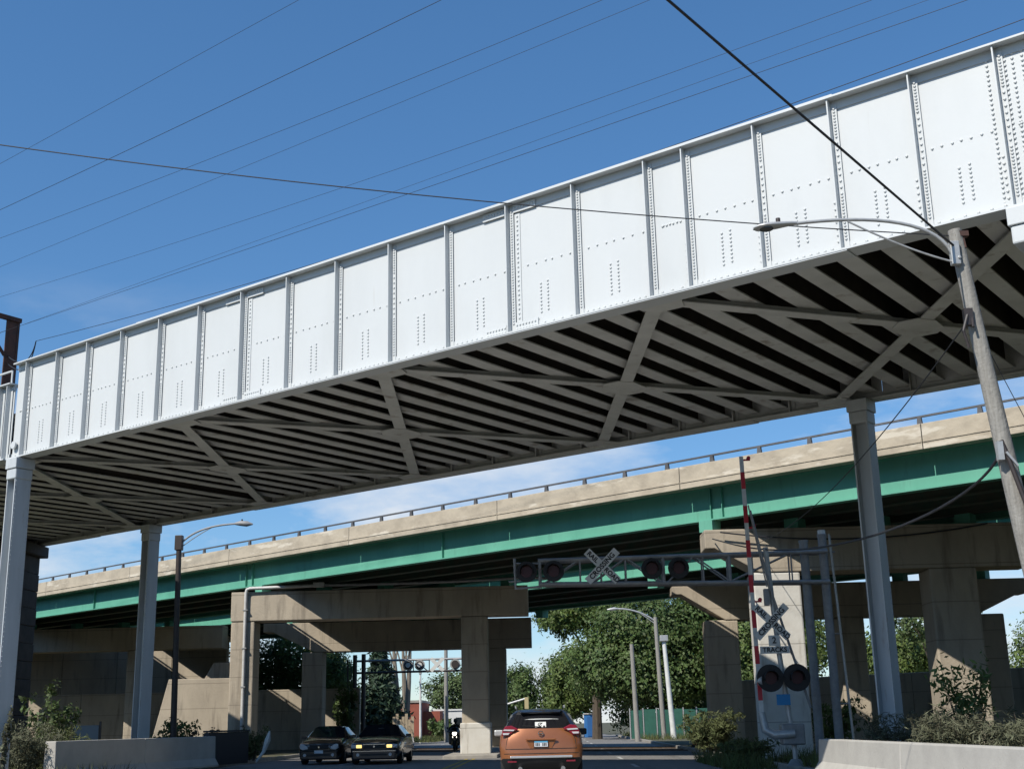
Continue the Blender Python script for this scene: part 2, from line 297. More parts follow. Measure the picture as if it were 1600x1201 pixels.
def girder(root, s0, s1, p, z0, z1, stiffs, side, m, name, detail, end_stiff=True):
    # flanges are the part; web panels, stiffeners and rivets are its pieces. side=-1: outstanding legs towards -RN
    fl = MB()
    rbox(fl, s0, s1, p - 0.21, p + 0.21, z1 - 0.035, z1); rbox(fl, s0, s1, p - 0.21, p + 0.21, z0, z0 + 0.035)
    cp0, cp1 = s0 + (s1 - s0) * 0.2, s1 - (s1 - s0) * 0.12
    rbox(fl, cp0, cp1, p - 0.20, p + 0.20, z1 + 0.0, z1 + 0.022); rbox(fl, cp0, cp1, p - 0.20, p + 0.20, z0 - 0.022, z0)
    for sg in (-1, 1):                                     # flange angles
        rbox(fl, s0, s1, p + sg * 0.022 - 0.010, p + sg * 0.022 + 0.010, z1 - 0.20, z1 - 0.035)
        rbox(fl, s0, s1, p + sg * 0.022 - 0.010, p + sg * 0.022 + 0.010, z0 + 0.035, z0 + 0.19)
    g = build(name, fl, m, root)
    ed = [s0] + [s for s in stiffs if s0 + 0.2 < s < s1 - 0.2] + [s1]
    for a, b in zip(ed[:-1], ed[1:]):
        w = MB(); rbox(w, a + 0.0015, b - 0.0015, p - 0.012, p + 0.012, z0 + 0.035, z1 - 0.035); build('web_panel', w, m, g)
    for s in stiffs:
        w = MB(); q = p + side * 0.012
        q2 = q + side * 0.165
        rbox(w, s - 0.012, s + 0.012, min(q, q2), max(q, q2), z0 + 0.036, z1 - 0.036)
        a2 = q + side * 0.034; a1 = q + side * 0.0202
        rbox(w, s + 0.012, s + 0.115, min(a1, a2), max(a1, a2), z0 + 0.036, z1 - 0.10)
        build('stiffener', w, m, g)
    return g
span = empty('railway_bridge_span', tuple(RB(-3, 5, BZ0)), label='white riveted plate girder railway bridge span crossing the whole road', cat='bridge')
g1 = girder(span, -17.3, 11.25, 0.0, BZ0, BZ1, STIFF, -1, M_white, 'girder', True)
rv = MB()
zs_all = np.arange(BZ0 + 0.24, BZ1 - 0.24, 0.118)
for i, s in enumerate(STIFF):
    for z in zs_all:
        tight = (z < BZ0 + 0.95) or (z > BZ1 - 0.75) or s in (-0.98, 0.65, 2.3, -7.5, 3.97, 4.8)
        for zz in ((z, z + 0.059) if tight else (z,)): rivet_mesh(rv, s + 0.066, zz, -0.046)
        if tight and z < BZ0 + 0.95: rivet_mesh(rv, s - 0.085, z, -0.012)
ed = [-17.3] + STIFF + [11.25]
for a, b in zip(ed[:-1], ed[1:]):
    if b - a < 0.6: continue
    mid = (a + b) / 2; hf = (BZ1 - BZ0)
    for k, s in enumerate(np.linspace(a + 0.24, b - 0.18, 7)): rivet_mesh(rv, s + random.uniform(-.03, .03), BZ0 + 1.42 + 0.006 * (k % 2))
    if b - a > 1.2:
        for k in range(9):
            rivet_mesh(rv, mid - 0.085, BZ0 + 0.36 + k * 0.075); rivet_mesh(rv, mid + 0.085, BZ0 + 0.385 + k * 0.075)
    for s in np.arange(a + 0.2, b - 0.1, 0.21 if (int(a * 3) % 2) else 0.13): rivet_mesh(rv, s, BZ0 + 0.12, -0.034)
for s in SPLICE:
    for z in np.arange(BZ0 + 0.24, BZ1 - 0.24, 0.10):
        rivet_mesh(rv, s - 0.09, z); rivet_mesh(rv, s + 0.20, z, -0.028)
    for k in range(7):
        for zz in (0.10, 0.19): rivet_mesh(rv, s - 0.15 - 0.075 * k, BZ0 + zz, -0.060); rivet_mesh(rv, s + 0.16 + 0.075 * k, BZ0 + zz, -0.060)
        rivet_mesh(rv, s - 0.15 - 0.075 * k, BZ1 - 0.13, -0.060); rivet_mesh(rv, s + 0.16 + 0.075 * k, BZ1 - 0.13, -0.060)
for s in (10.38, 10.66, 10.78, 10.93, 11.05, 11.16):
    for z in np.arange(BZ0 + 0.1, BZ1 - 0.15, 0.085): rivet_mesh(rv, s, z, -0.014)
build('rivet_heads', rv, M_white, g1, smooth=True, kind='stuff')
for s in SPLICE:
    w = MB(); rbox(w, s + 0.135, s + 0.265, -0.028, -0.0122, BZ0 + 0.24, BZ1 - 0.24); build('splice_plate', w, M_white, g1)
    for zz in ((BZ0 + 0.05, BZ0 + 0.25), (BZ1 - 0.22, BZ1 - 0.05)):
        for a, b in ((-0.68, -0.11), (0.12, 0.68)):
            w = MB(); rbox(w, s + a, s + b, -0.060, -0.0345, *zz); build('splice_plate', w, M_white, g1)
g2 = girder(span, -24.5, 4.445, 10.15, BZ0, BZ1, [float(s) for s in np.arange(-23.9, 4.2, 1.62)], -1, M_grey, 'girder', False)
def floor(root, sa, sb, da, db):
    fb = MB(); Lh = (10.15 - 0.05) / 2
    # built at local origin along RN, instanced
    fb.obox((0, 0, 0.015), RD * 0.185, RN * (Lh - 0.02), Z * 0.015); wb = MB(); wb.obox((0, 0, 0.53), RD * 0.012, RN * (Lh - 0.02), Z * 0.499); mw = mesh('beam_web', wb, M_shadeweb); fb.obox((0, 0, 1.045), RD * 0.13, RN * (Lh - 0.02), Z * 0.015)
    me = mesh('floor_beam', fb, M_grey)
    s = sa
    while s < sb:
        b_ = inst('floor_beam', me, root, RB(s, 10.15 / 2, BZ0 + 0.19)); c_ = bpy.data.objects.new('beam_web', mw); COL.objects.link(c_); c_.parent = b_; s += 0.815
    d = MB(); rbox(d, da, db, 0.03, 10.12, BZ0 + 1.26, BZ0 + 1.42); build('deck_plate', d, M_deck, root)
floor(span, -17.0, 11.2, -17.36, 11.27)
def xbrace(root, sa, sb, skew=-0.55):
    a0, a1, b0, b1 = RB(sa, 0.22, BZ0 + 0.07), RB(sb, 0.22, BZ0 + 0.07), RB(sa + skew, 9.93, BZ0 + 0.07), RB(sb + skew, 9.93, BZ0 + 0.07)
    for p, q, dz in ((a0, b1, 0.0), (a1, b0, -0.012)):
        w = MB(); w.beam(p + Z * dz, q + Z * dz, 0.30, 0.024); w.beam(p + Z * (dz + 0.072), q + Z * (dz + 0.072), 0.05, 0.12); build('lateral_brace', w, M_grey, root)
    c = (a0 + a1 + b0 + b1) / 4 - Z * 0.04; w = MB(); u = (b1 - a0).normalized(); v = (b0 - a1).normalized()
    w.prism([c + u * 0.55 + v * 0.2, c + u * 0.55 - v * 0.2, c + u * 0.2 - v * 0.55, c - u * 0.2 - v * 0.55, c - u * 0.55 - v * 0.2, c - u * 0.55 + v * 0.2, c - u * 0.2 + v * 0.55, c + u * 0.2 + v * 0.55], (0, 0, 0.022)); build('gusset_plate', w, M_grey, root)
    for e, sgn in ((a0, 1), (b0, -1)):
        w = MB(); w.prism([e - Z * 0.045 + RD * x + RN * y * sgn for x, y in ((-0.55, -0.1), (0.55, -0.1), (0.3, 0.5), (-0.3, 0.5))], (0, 0, 0.02)); build('gusset_plate', w, M_grey, root)
for k in range(-3, 1): xbrace(span, 3.9 + 7.05 * k - 0.0, 3.9 + 7.05 * (k + 1))
# neighbouring spans
spl = empty('railway_bridge_span', tuple(RB(-30, 5, BZ0)), label='lower white railway bridge span with pipe handrail at the left edge', cat='bridge')
gl = girder(spl, -46, -17.42, 0.0, BZ0 + 0.02, 11.2, [-17.6, -18.0, -18.55] + [float(s) for s in np.arange(-20.0, -45, -1.55)], -1, M_white, 'girder', False)
girder(spl, -52, -24.51, 10.15, BZ0 + 0.02, 11.2, [float(s) for s in np.arange(-25.4, -50, -1.6)], -1, M_grey, 'girder', False)
floor(spl, -46, -17.6, -52, -17.365)
for k in range(4): xbrace(spl, -45.5 + 7.0 * k, -38.5 + 7.0 * k)
hr = MB(); hr.tube([RB(-46, -0.1, 11.58), RB(-17.5, -0.1, 11.58)], 0.035, 6)
for s in np.arange(-45.5, -17.4, 1.4): hr.tube([RB(s, -0.1, 11.2), RB(s, -0.1, 11.58)], 0.03, 6)
build('handrail', hr, M_white, spl, smooth=True)
bl = MB(); bl.disc(RB(-17.12, -0.10, BZ0 + 0.42), RN, 0.11, 0.05, 16); build('pin_plate', bl, M_white, span, smooth=True)
spr = empty('railway_bridge_span', tuple(RB(18, 5, BZ0)), label='white railway bridge girder span continuing out at the right edge', cat='bridge')
gr_ = girder(spr, 11.30, 38, 0.0, BZ0, BZ1, [11.42, 11.9, 13.4, 15.0, 16.6, 18.2, 19.8], -1, M_white, 'girder', False)
girder(spr, 4.455, 34, 10.15, BZ0, BZ1, [float(s) for s in np.arange(5.2, 33, 1.62)], -1, M_grey, 'girder', False)
rv = MB()
for s in (11.48, 11.6, 11.72):
    for z in np.arange(BZ0 + 0.1, BZ1 - 0.15, 0.085): rivet_mesh(rv, s, z, -0.014)
build('rivet_heads', rv, M_white, gr_, smooth=True, kind='stuff')
floor(spr, 11.6, 30, 11.275, 38)
for k in range(2): xbrace(spr, 11.0 + 7.05 * k, 18.0 + 7.05 * k)
# columns
def rail_column(s, p, label, m, base=0.05, cw=0.265):
    o = empty('bridge_column', tuple(RB(s, p, base)), label=label, cat='bridge column', group='steel columns of the railway bridge')
    top = BZ0 - 0.62
    w = MB()
    for sg in (-1, 1): rbox(w, s + sg * 0.19 - 0.018, s + sg * 0.19 + 0.018, p - 0.245, p + 0.245, base, top)
    rbox(w, s - 0.172, s + 0.172, p - 0.02, p + 0.02, base, top)
    build('shaft', w, m, o)
    rv_ = MB()
    for z in np.arange(base + 0.5, top - 0.05, 0.13):
        for q in (-0.20, 0.20):
            c_ = RB(s + 0.208, p + q, z); rv_.disc(c_ + RD * 0.006, RD, 0.02, 0.014, 6, 0.012)
    build('rivet_heads', rv_, m, o, kind='stuff')
    w = MB(); rbox(w, s - cw, s + cw, p - 0.30, p + 0.30, top + 0.30, BZ0 - 0.024); build('bearing_block', w, m, o, bevel=0.015)
    w = MB(); rbox(w, s - cw + 0.03, s + cw - 0.03, p - 0.27, p + 0.27, top, top + 0.298); build('cap_plate', w, m, o, bevel=0.03)
    w = MB(); rbox(w, s - 0.45, s + 0.45, p - 0.45, p + 0.45, 0.0, 0.40); build('footing', w, M_conc, o, bevel=0.03)
rail_column(-16.85, 0.0, 'sunlit pale steel bridge column at the left edge of the picture', M_column)
rail_column(-24.0, 9.9, 'shaded steel bridge column behind the left concrete barrier', M_column)
rail_column(3.95, 9.9, 'shaded steel bridge column rising behind weeds at the right', M_column)
rail_column(10.86, 0.0, 'white steel bridge column cut by the right picture edge', M_white, cw=0.42)
o = empty('stone_pier', (-21.9, 50.2, 0), label='dark stone pier in shade at the far left edge', cat='bridge pier')
for k in range(12):
    build('stone_course', MB().box(-23.4 + 0.02 * (k % 2), -20.95 - 0.02 * (k % 2), 49.4 + 0.015 * (k % 2), 51.2, k * 0.70 + 0.005, k * 0.70 + 0.695), M_pier, o, bevel=0.03)
build('pier_cap', MB().box(-23.7, -20.7, 49.2, 51.4, 8.405, 8.86), M_pier, o, bevel=0.04)

EMB = MB(); rbox(EMB, -150, -46.5, -3, 13, -0.2, 10.1); struct('lightblock_railway_bank', EMB, M_dirt)  # unseen banks, added to block side light below the overpass
EMB = MB(); rbox(EMB, 38.5, 140, -3, 13, -0.2, 10.1); struct('lightblock_railway_bank', EMB, M_dirt)
# ------------------------------------------------------------------ highway overpasses
OC = Vector((-8.1326, 53.5326, 0)); OD = Vector((0.760296, -0.649577, 0)); ON = Vector((0.649577, 0.760296, 0))
def OV(s, p, z): return OC + OD * s + ON * p + Z * z
def ovbox(mb, s0, s1, p0, p1, z0, z1):
    return mb.obox(OV((s0 + s1) / 2, (p0 + p1) / 2, (z0 + z1) / 2), OD * ((s1 - s0) / 2), ON * ((p1 - p0) / 2), Z * ((z1 - z0) / 2))
FZ = 7.8
def overpass(label, p0, width, dz, sa, sb, joints, posts):
    root = empty('highway_overpass', tuple(OV((sa + sb) / 2, p0 + width / 2, FZ + dz)), label=label, cat='overpass')
    z0 = FZ + dz
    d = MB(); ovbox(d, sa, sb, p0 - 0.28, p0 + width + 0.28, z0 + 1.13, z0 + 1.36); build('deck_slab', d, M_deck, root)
    ng = 5; sp = (width - 0.3) / (ng - 1)
    for k in range(ng):
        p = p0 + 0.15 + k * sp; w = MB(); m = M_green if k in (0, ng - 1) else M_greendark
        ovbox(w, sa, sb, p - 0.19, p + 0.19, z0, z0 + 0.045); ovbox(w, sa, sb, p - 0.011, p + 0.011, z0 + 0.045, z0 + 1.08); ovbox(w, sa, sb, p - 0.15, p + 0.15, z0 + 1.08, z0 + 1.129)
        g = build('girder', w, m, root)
        if k == 0:
            st = MB(); st.obox((0, 0, 0), OD * 0.009, ON * 0.062, Z * 0.516); me = mesh('web_stiffener', st, m)
            for s in posts: inst('web_stiffener', me, g, OV(s, p - 0.0735, z0 + 0.562))
    edges = sorted(set([sa, sb] + joints + [round(float(q), 2) for j in joints for q in (j + 8.66, j + 17.33) if q < sb] + [round(joints[0] - 8.66, 2)]))
    for side, pp in ((-1, p0 - 0.42), (1, p0 + width + 0.42)):
        for a, b in zip(edges[:-1], edges[1:]):
            w = MB(); prof = [(-0.13, z0 + 1.10), (0.35, z0 + 1.10), (0.35, z0 + 1.30), (0.16, z0 + 1.42), (0.06, z0 + 1.86), (-0.12, z0 + 1.86)]
            if side < 0: prof = [(-0.13, z0 + 1.09)] + prof[1:]
            poly = [OV(a + 0.012, pp - side * q * (1 if side < 0 else 1), z) for q, z in prof]
            w.prism(poly, OD * (b - a - 0.024)); pa = build('parapet', w, M_parapet, root, bevel=0.015)
            if side < 0 and p0 < 2:
                w = MB(); ovbox(w, a + 0.03, b - 0.03, pp - 0.150, pp - 0.131, z0 + 1.30, z0 + 1.335); build('drip_ledge', w, M_parapet, pa)
        r = MB(); r.beam(OV(sa, pp, z0 + 2.095), OV(sb, pp, z0 + 2.095), 0.075, 0.055); rail = build('railing_tube', r, M_darkgalv, root)
        pm = MB(); a = OV(0, 0, 0) * 0
        pm.prism([OD * x + Z * z - ON * 0.05 for x, z in ((-0.08, 0), (0.08, 0), (0.055, 0.21), (-0.055, 0.21))], ON * 0.09); me = mesh('railing_post', pm, M_darkgalv)
        s = sa + 0.6
        while s < sb - 0.3:
            for j in joints:
                if abs(s - j) < 0.9 and not any(abs(s - q) < 0.01 for q in (j - 0.21, j + 0.21)): pass
            inst('railing_post', me, rail, OV(s, pp, z0 + 1.86)); s += 1.83
    return root
overpass('green girder highway overpass with pale concrete parapet nearest the road', 0.0, 7.7, 0.0, -48, 40, [-34.6, -8.6, 17.2], [-34.3, -33.9, -21.66, -8.0, -7.5, 5.15, 18.0, 18.45, 31.0])
overpass('second green girder overpass seen through the gap behind the first', 11.0, 9.8, -0.1, -60, 52, [-20.0, 6.0, 32.0], [-20.0, -6.5, 6.0, 19.5])

EMB = MB(); ovbox(EMB, -150, -62, -0.4, 21.5, -0.2, 9.1); struct('lightblock_highway_bank', EMB, M_dirt)  # both banks added out of view to cut daylight under the decks
EMB = MB(); ovbox(EMB, 52.5, 150, -0.4, 21.5, -0.2, 9.1); struct('lightblock_highway_bank', EMB, M_dirt)
def pier(name, y, xl, xr, cols, ztop, zbot, label, hl=0.0, hr_=0.0, thick=1.3, m=M_conc, base=0.0, group='concrete piers of the overpasses', hx=1.6, pale=()):
    # cap beam running across the view with optional tapered (haunched) ends, on rectangular columns [(x0, x1)]
    o = empty('concrete_pier', ((xl + xr) / 2, y + thick / 2, 0), label=label, cat='bridge pier', group=group)
    prof = [(xl, ztop)]
    if hl: prof += [(xl, ztop - hl), (xl + hx * 0.18, ztop - hl), (xl + hx, zbot)]
    else: prof += [(xl, zbot)]
    if hr_: prof += [(xr - hx, zbot), (xr - hx * 0.18, ztop - hr_), (xr, ztop - hr_)]
    else: prof += [(xr, zbot)]
    prof += [(xr, ztop)]
    build('cap_beam', MB().prism([(x, y, z) for x, z in prof], (0, thick, 0)), m, o, bevel=0.03)
    for k_, (x0, x1) in enumerate(cols):
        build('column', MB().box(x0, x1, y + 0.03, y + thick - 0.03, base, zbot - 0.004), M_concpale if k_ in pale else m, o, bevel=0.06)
    return o
def pedestals(o, p_list, ztop, zg, y, thick):
    for p in p_list:
        # where the girder line p crosses the pier's centre line
        yy = y + thick / 2; t = (yy - (OC + ON * p).y) / OD.y; c = OC + ON * p + OD * t
        w = MB(); w.obox((c.x, c.y, (ztop + zg) / 2), OD * 0.26, ON * 0.26, Z * ((zg - ztop) / 2 - 0.003)); build('bearing', w, M_green, o)
G1 = [0.15 + k * 1.85 for k in range(5)]; G2 = [11.15 + k * 2.375 for k in range(5)]
b1 = pier('B1', 57.4, -14.5, -0.9, [(-14.48, -13.40), (-3.97, -2.78)], 7.46, 6.14, 'straddle pier over the oncoming lanes with lit left corner and white conduit', base=0.10)
pedestals(b1, G1, 7.46, FZ, 57.4, 1.3)
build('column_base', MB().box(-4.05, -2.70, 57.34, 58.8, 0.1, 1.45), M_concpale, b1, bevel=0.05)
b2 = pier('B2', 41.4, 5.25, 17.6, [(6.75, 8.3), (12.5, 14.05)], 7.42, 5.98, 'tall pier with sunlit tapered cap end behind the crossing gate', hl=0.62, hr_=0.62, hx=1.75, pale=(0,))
pedestals(b2, G1, 7.42, FZ, 41.4, 1.3)
b0 = pier('B0', 75.4, -35.0, -19.5, [(-34.9, -33.8), (-25.2, -24.0)], 7.46, 6.1, 'far left pier beyond the shaded steel column')
pedestals(b0, G1, 7.46, FZ, 75.4, 1.3)
c1 = pier('C1', 73.4, -16.6, -1.0, [(-14.3, -13.1), (-3.75, -2.5)], 7.30, 5.62, 'pier with tapered left end seen under the straddle pier', hl=0.5, hx=3.0)
pedestals(c1, G2, 7.30, FZ - 0.1, 73.4, 1.3)
c2 = pier('C2', 56.4, 5.55, 21.3, [(6.95, 8.4), (12.8, 13.95), (18.8, 20.1)], 7.12, 5.60, 'shaded three column pier behind the cantilevered signal truss', hl=0.36, hr_=0.66, hx=2.3)
pedestals(c2, G2, 7.12, FZ - 0.1, 56.4, 1.3)
# conduit on the straddle pier and its run across the soffit
cp = empty('conduit', (-14.2, 57.2, 0), label='white conduit pipe climbing the lit corner of the straddle pier', cat='pipe')
w = MB(); w.tube([(-13.8, 57.28, 0.15), (-13.8, 57.28, 7.40), (-13.76, 57.27, 7.56), (-13.63, 57.26, 7.60), (-10.6, 57.26, 7.66)], 0.075, 10); build('pipe', w, M_pipe, cp, smooth=True)
w = MB(); w.box(-10.7, -10.2, 57.12, 57.38, 7.58, 7.80); build('junction_box', w, M_pipe, cp, bevel=0.02)
w = MB(); w.tube([(-10.2, 57.26, 7.66), (-7, 56.9, 7.62), (-4, 56.6, 7.62), (-1, 56.2, 7.66), (0.4, 56.2, 7.58)], 0.06, 8); build('pipe_run', w, M_galv, cp, smooth=True)
for z in (1.5, 3.2, 4.9, 6.6): build('pipe_clamp', MB().box(-13.91, -13.69, 57.19, 57.395, z, z + 0.05), M_galv, cp)

# ------------------------------------------------------------------ walls beside the road
def wall(label, pts, z0, z1, thick, m, name='retaining_wall'):
    (xa, ya), (xb, yb) = pts; d = Vector((xb - xa, yb - ya, 0)); n = Vector((-d.y, d.x, 0)).normalized() * thick; l = d.length; d.normalize()
    o = empty(name, ((xa + xb) / 2, (ya + yb) / 2, z0), label=label, cat='wall')
    k = max(1, round(l / 3.6)); st = l / k
    for i in range(k):
        a = Vector((xa, ya, 0)) + d * (i * st + 0.01); w = MB(); b_ = d * (st - 0.02)
        w.obox(a + b_ / 2 + n / 2 + Z * (z0 + z1) / 2, b_ / 2, n / 2, Z * (z1 - z0) / 2); build('wall_panel', w, m, o, bevel=0.03)
    return o
wall('dark retaining wall under the overpass at the right', [(9.0, 70.4), (32.0, 50.9)], 0.0, 3.35, 0.5, M_conc)
wall('dark retaining wall behind the two oncoming cars', [(-33.0, 80.0), (-11.9, 80.0)], 0.0, 3.75, 0.5, M_conc)
wall('tall dark abutment wall at the far left under the overpass', [(-62.0, 84.5), (-21.5, 84.5)], 0.0, 7.5, 0.6, M_conc, 'abutment_wall')
wl = empty('wing_wall', (-17.7, 64.3, 0), label='sunlit concrete wing wall with sloping end left of the straddle pier', cat='wall')
build('wall_face', MB().prism([(-20.15, 64, 0), (-15.2, 64, 0), (-15.2, 64, 3.9), (-19.2, 64, 3.9)], (0, 0.6, 0)), M_conc, wl, bevel=0.03)
wu = empty('concrete_ledge', (-17, 66.8, 0), label='small grey concrete ledge above the sunlit wing wall', cat='wall')
build('ledge', MB().prism([(-18.4, 66.5, 3.4), (-15.5, 66.5, 3.4), (-15.5, 66.5, 4.8), (-17.6, 66.5, 4.8)], (0, 0.5, 0)), M_conc, wu, bevel=0.03)
build('ledge_footing', MB().box(-18.6, -15.5, 66.45, 67.3, 0, 3.39), M_conc, wu)

# ------------------------------------------------------------------ road barriers
def barrier(label, pts, h, m, wtop=0.2, wbase=0.62, z0=0.0):
    o = empty('concrete_barrier', (pts[0][0], pts[0][1], z0), label=label, cat='barrier')
    for (xa, ya), (xb, yb) in zip(pts[:-1], pts[1:]):
        d = Vector((xb - xa, yb - ya, 0)); l = d.length; d.normalize(); n = Vector((-d.y, d.x, 0)); a = Vector((xa, ya, z0))
        prof = [(-wbase / 2, 0), (wbase / 2, 0), (wbase / 2, 0.08), (wbase / 2 - 0.14, 0.30), (wtop / 2, h), (-wtop / 2, h), (-wbase / 2 + 0.14, 0.30), (-wbase / 2, 0.08)]
        w = MB(); w.prism([a + n * q + Z * z for q, z in prof], d * (l - 0.012)); build('barrier_section', w, m, o, bevel=0.025)
    return o
barrier('pale concrete barrier in full sun along the right road edge', [(6.15, 29.5), (6.40, 23.6), (6.62, 17.7), (6.85, 11.8), (7.0, 5.9)], 0.78, M_barrier, z0=0.10, wtop=0.26)
barrier('concrete barrier with shaded face and lit end at the left', [(-14.05, 36.0), (-13.1, 41.0), (-12.15, 46.0)], 1.05, M_barrier, wtop=0.34, wbase=0.66, z0=0.12)
cb = empty('dark_panel_barrier', (-11.9, 48, 0), label='low black panel barrier following on from the left concrete barrier', cat='barrier')
build('panel', MB().beam((-12.5, 46.6, 0.72), (-11.75, 49.6, 0.72), 0.22, 1.15), M_cabinet, cb, bevel=0.03)
build('top_rail', MB().beam((-12.5, 46.6, 1.335), (-11.75, 49.6, 1.335), 0.28, 0.06), M_cabinet, cb)

# ------------------------------------------------------------------ railway crossing equipment
def crossbuck(parent, c, size=1.22, wid=0.23, letters=True, rot=0.0):
    o = None
    c = Vector(c)
    for a, dy in ((R(-45), 0.02), (R(45), -0.005)):
        u = Vector((math.cos(a + rot), 0, math.sin(a + rot))); v = Vector((-math.sin(a + rot), 0, math.cos(a + rot)))
        w = MB(); w.obox(c + Vector((0, dy, 0)), u * size / 2, Vector((0, 0.006, 0)), v * wid / 2); bl_ = build('crossbuck_blade', w, M_signwhite, parent)
        if letters:
            if a < 0:
                for t, q in (('RAIL', -0.37), ('ROAD', 0.37)): text_part(t, 0.185, M_ink, bl_, facing(c + u * q * size / 1.22 + Vector((0, dy - 0.008, 0)), a + rot), bold=0.006)
            else: text_part('CROSSING', 0.20, M_ink, bl_, facing(c + Vector((0, dy - 0.008, 0)), a + rot), bold=0.006)
def signal_pair(parent, xs, y, z, r=0.30, fwd=-1, lens=M_redlens):
    for x in xs:
        w = MB(); w.disc((x, y, z), (0, 1, 0), r, 0.03, 24); s = build('signal_backing', w, M_black, parent, smooth=True)
        w = MB(); w.disc((x, y + fwd * 0.03, z), (0, fwd, 0), 0.165, 0.03, 20); build('signal_lens', w, lens, s, smooth=True)
        w = MB(); n = 14; o_ = 0
        for k in range(n + 1):
            a = R(-20) + R(220) * k / n
            for yy, rr in ((0.016, 0.175), (0.30, 0.185)): w.v.append((x + rr * math.cos(a), y + fwd * yy, z + rr * math.sin(a)))
        for k in range(n): w.f.append((2 * k, 2 * k + 1, 2 * k + 3, 2 * k + 2))
        h = build('signal_hood', w, M_black, s, smooth=True); so = h.modifiers.new('solid', 'SOLIDIFY'); so.thickness = 0.008
        w = MB(); w.disc((x, y - fwd * 0.09, z), (0, 1, 0), 0.15, 0.16, 14); build('signal_housing', w, M_black, s, smooth=True)
gy = 36.0
gt = empty('signal_gantry', (7.5, gy, 0.1), label='grey cantilevered crossing signal truss reaching over the near lanes', cat='signal gantry')
for x, zt in ((7.38, 6.2), (7.92, 6.36)):
    w = MB(); w.tube([(x, gy, 0.1), (x, gy, zt)], 0.125, 14); po = build('mast', w, M_galv, gt, smooth=True)
    w = MB(); w.disc((x, gy, zt + 0.02), (0, 0, 1), 0.14, 0.06, 14); build('mast_cap', w, M_galv, po, smooth=True)
w = MB(); w.disc((7.92, gy, 6.46), (0, 0, 1), 0.11, 0.14, 12); build('finial', w, M_signwhite, gt, smooth=True)
for yy in (gy - 0.20, gy + 0.20):
    for z0, z1 in ((5.90, 5.90), (5.04, 5.18)):
        w = MB(); w.tube([(8.0, yy, z0), (-0.25, yy, z1 if z0 < 5.5 else 5.84)], 0.058, 10); build('truss_chord', w, M_galv, gt, smooth=True)
for k, x in enumerate((-0.2, 0.95, 1.55, 2.25, 3.32, 4.45, 5.2, 5.85, 6.95)):
    zb = 5.18 - (x + 0.25) / 8.25 * 0.14; zt = 5.84 + (x + 0.25) / 8.25 * 0.06
    thick = 0.045 if k in (0, 4, 6) else 0.022
    for yy in (gy - 0.20, gy + 0.20):
        w = MB(); w.tube([(x, yy, zb), (x, yy, zt)], thick, 8); build('truss_post', w, M_galv, gt, smooth=True)
    w = MB(); w.tube([(x, gy - 0.2, zb), (x, gy + 0.2, zb)], 0.02, 6); w.tube([(x, gy - 0.2, zt), (x, gy + 0.2, zt)], 0.02, 6); build('truss_cross_tie', w, M_galv, gt, smooth=True)
for xa, xb in ((0.95, -0.2), (2.25, 3.32), (4.2, 3.4), (4.2, 5.2), (6.9, 5.2), (2.25, 1.2)):
    for yy in (gy - 0.2, gy + 0.2):
        w = MB(); w.tube([(xa, yy, 5.86), (xb, yy, 5.12)], 0.024, 6); build('truss_diagonal', w, M_galv, gt, smooth=True)
w = MB(); w.tube([(-0.2, gy - 0.2, 5.10), (-0.9, gy - 0.2, 5.06), (-0.92, gy - 0.2, 5.92)], 0.04, 8); w.tube([(-1.1, gy - 0.2, 5.26), (-0.75, gy - 0.2, 5.28)], 0.025, 6); build('end_bracket', w, M_galv, gt, smooth=True)
w = MB(); w.tube([(-0.92, gy - 0.2, 5.78), (-0.25, gy - 0.2, 5.76)], 0.025, 6); build('end_rail', w, M_galv, gt, smooth=True)
crossbuck(gt, (1.58, gy - 0.32, 5.63))
signal_pair(gt, (-0.58, 0.19, 2.98, 3.74), gy - 0.30, 5.52)
ld = empty('ladder', (8.2, gy, 0.1), label='tall narrow access ladder beside the signal gantry masts', cat='ladder')
for dx in (-0.035, 0.035):
    w = MB(); w.tube([(8.33 + dx, gy + dx * 3, 0.1), (8.13 + dx, gy + dx * 3, 6.4)], 0.026, 6); build('rail', w, M_lamp, ld, smooth=True)
for k in range(20):
    z = 0.5 + k * 0.3; x = 8.33 - 0.2 * (z - 0.1) / 6.3; build('rung', MB().tube([(x - 0.05, gy - 0.12, z), (x + 0.05, gy + 0.12, z)], 0.014, 6), M_lamp, ld)
for z in (1.7, 3.6, 5.9): build('ladder_bracket', MB().tube([(7.9, gy, z), (8.25, gy, z)], 0.02, 6), M_galv, ld)
# gate
ty = 34.5
ga = empty('crossing_gate', (6.1, ty, 0.1), label='railway crossing gate with raised striped arm, crossbuck and black twin signals', cat='crossing gate')
w = MB(); w.tube([(6.42, ty + 0.1, 0.1), (6.42, ty + 0.1, 0.5), (6.20, ty + 0.1, 3.0), (6.04, ty + 0.1, 5.9)], 0.07, 12); build('mast', w, M_lamp, ga, smooth=True)
w = MB(); w.disc((6.42, ty + 0.1, 0.2), (0, 0, 1), 0.26, 0.2, 14, 0.12); build('mast_base', w, M_galv, ga, smooth=True)
w = MB(); w.box(6.08, 6.68, ty - 0.15, ty + 0.30, 0.66, 1.20); build('gate_mechanism', w, M_alum, ga, bevel=0.04)
w = MB(); w.tube([(6.4, ty - 0.22, 0.95), (5.88, ty - 0.16, 0.92), (5.66, ty - 0.03, 1.05), (5.60, ty + 0.02, 1.5)], [0.10, 0.12, 0.12, 0.10], 10); build('counterweight_arm', w, M_lamp, ga, smooth=True)
a0, a1 = Vector((5.60, ty + 0.02, 1.5)), Vector((5.54, ty + 0.02, 8.45))
arm = build('gate_arm', MB().beam(a0, a1, 0.11, 0.04, (0, 1, 0)), M_signwhite, ga)
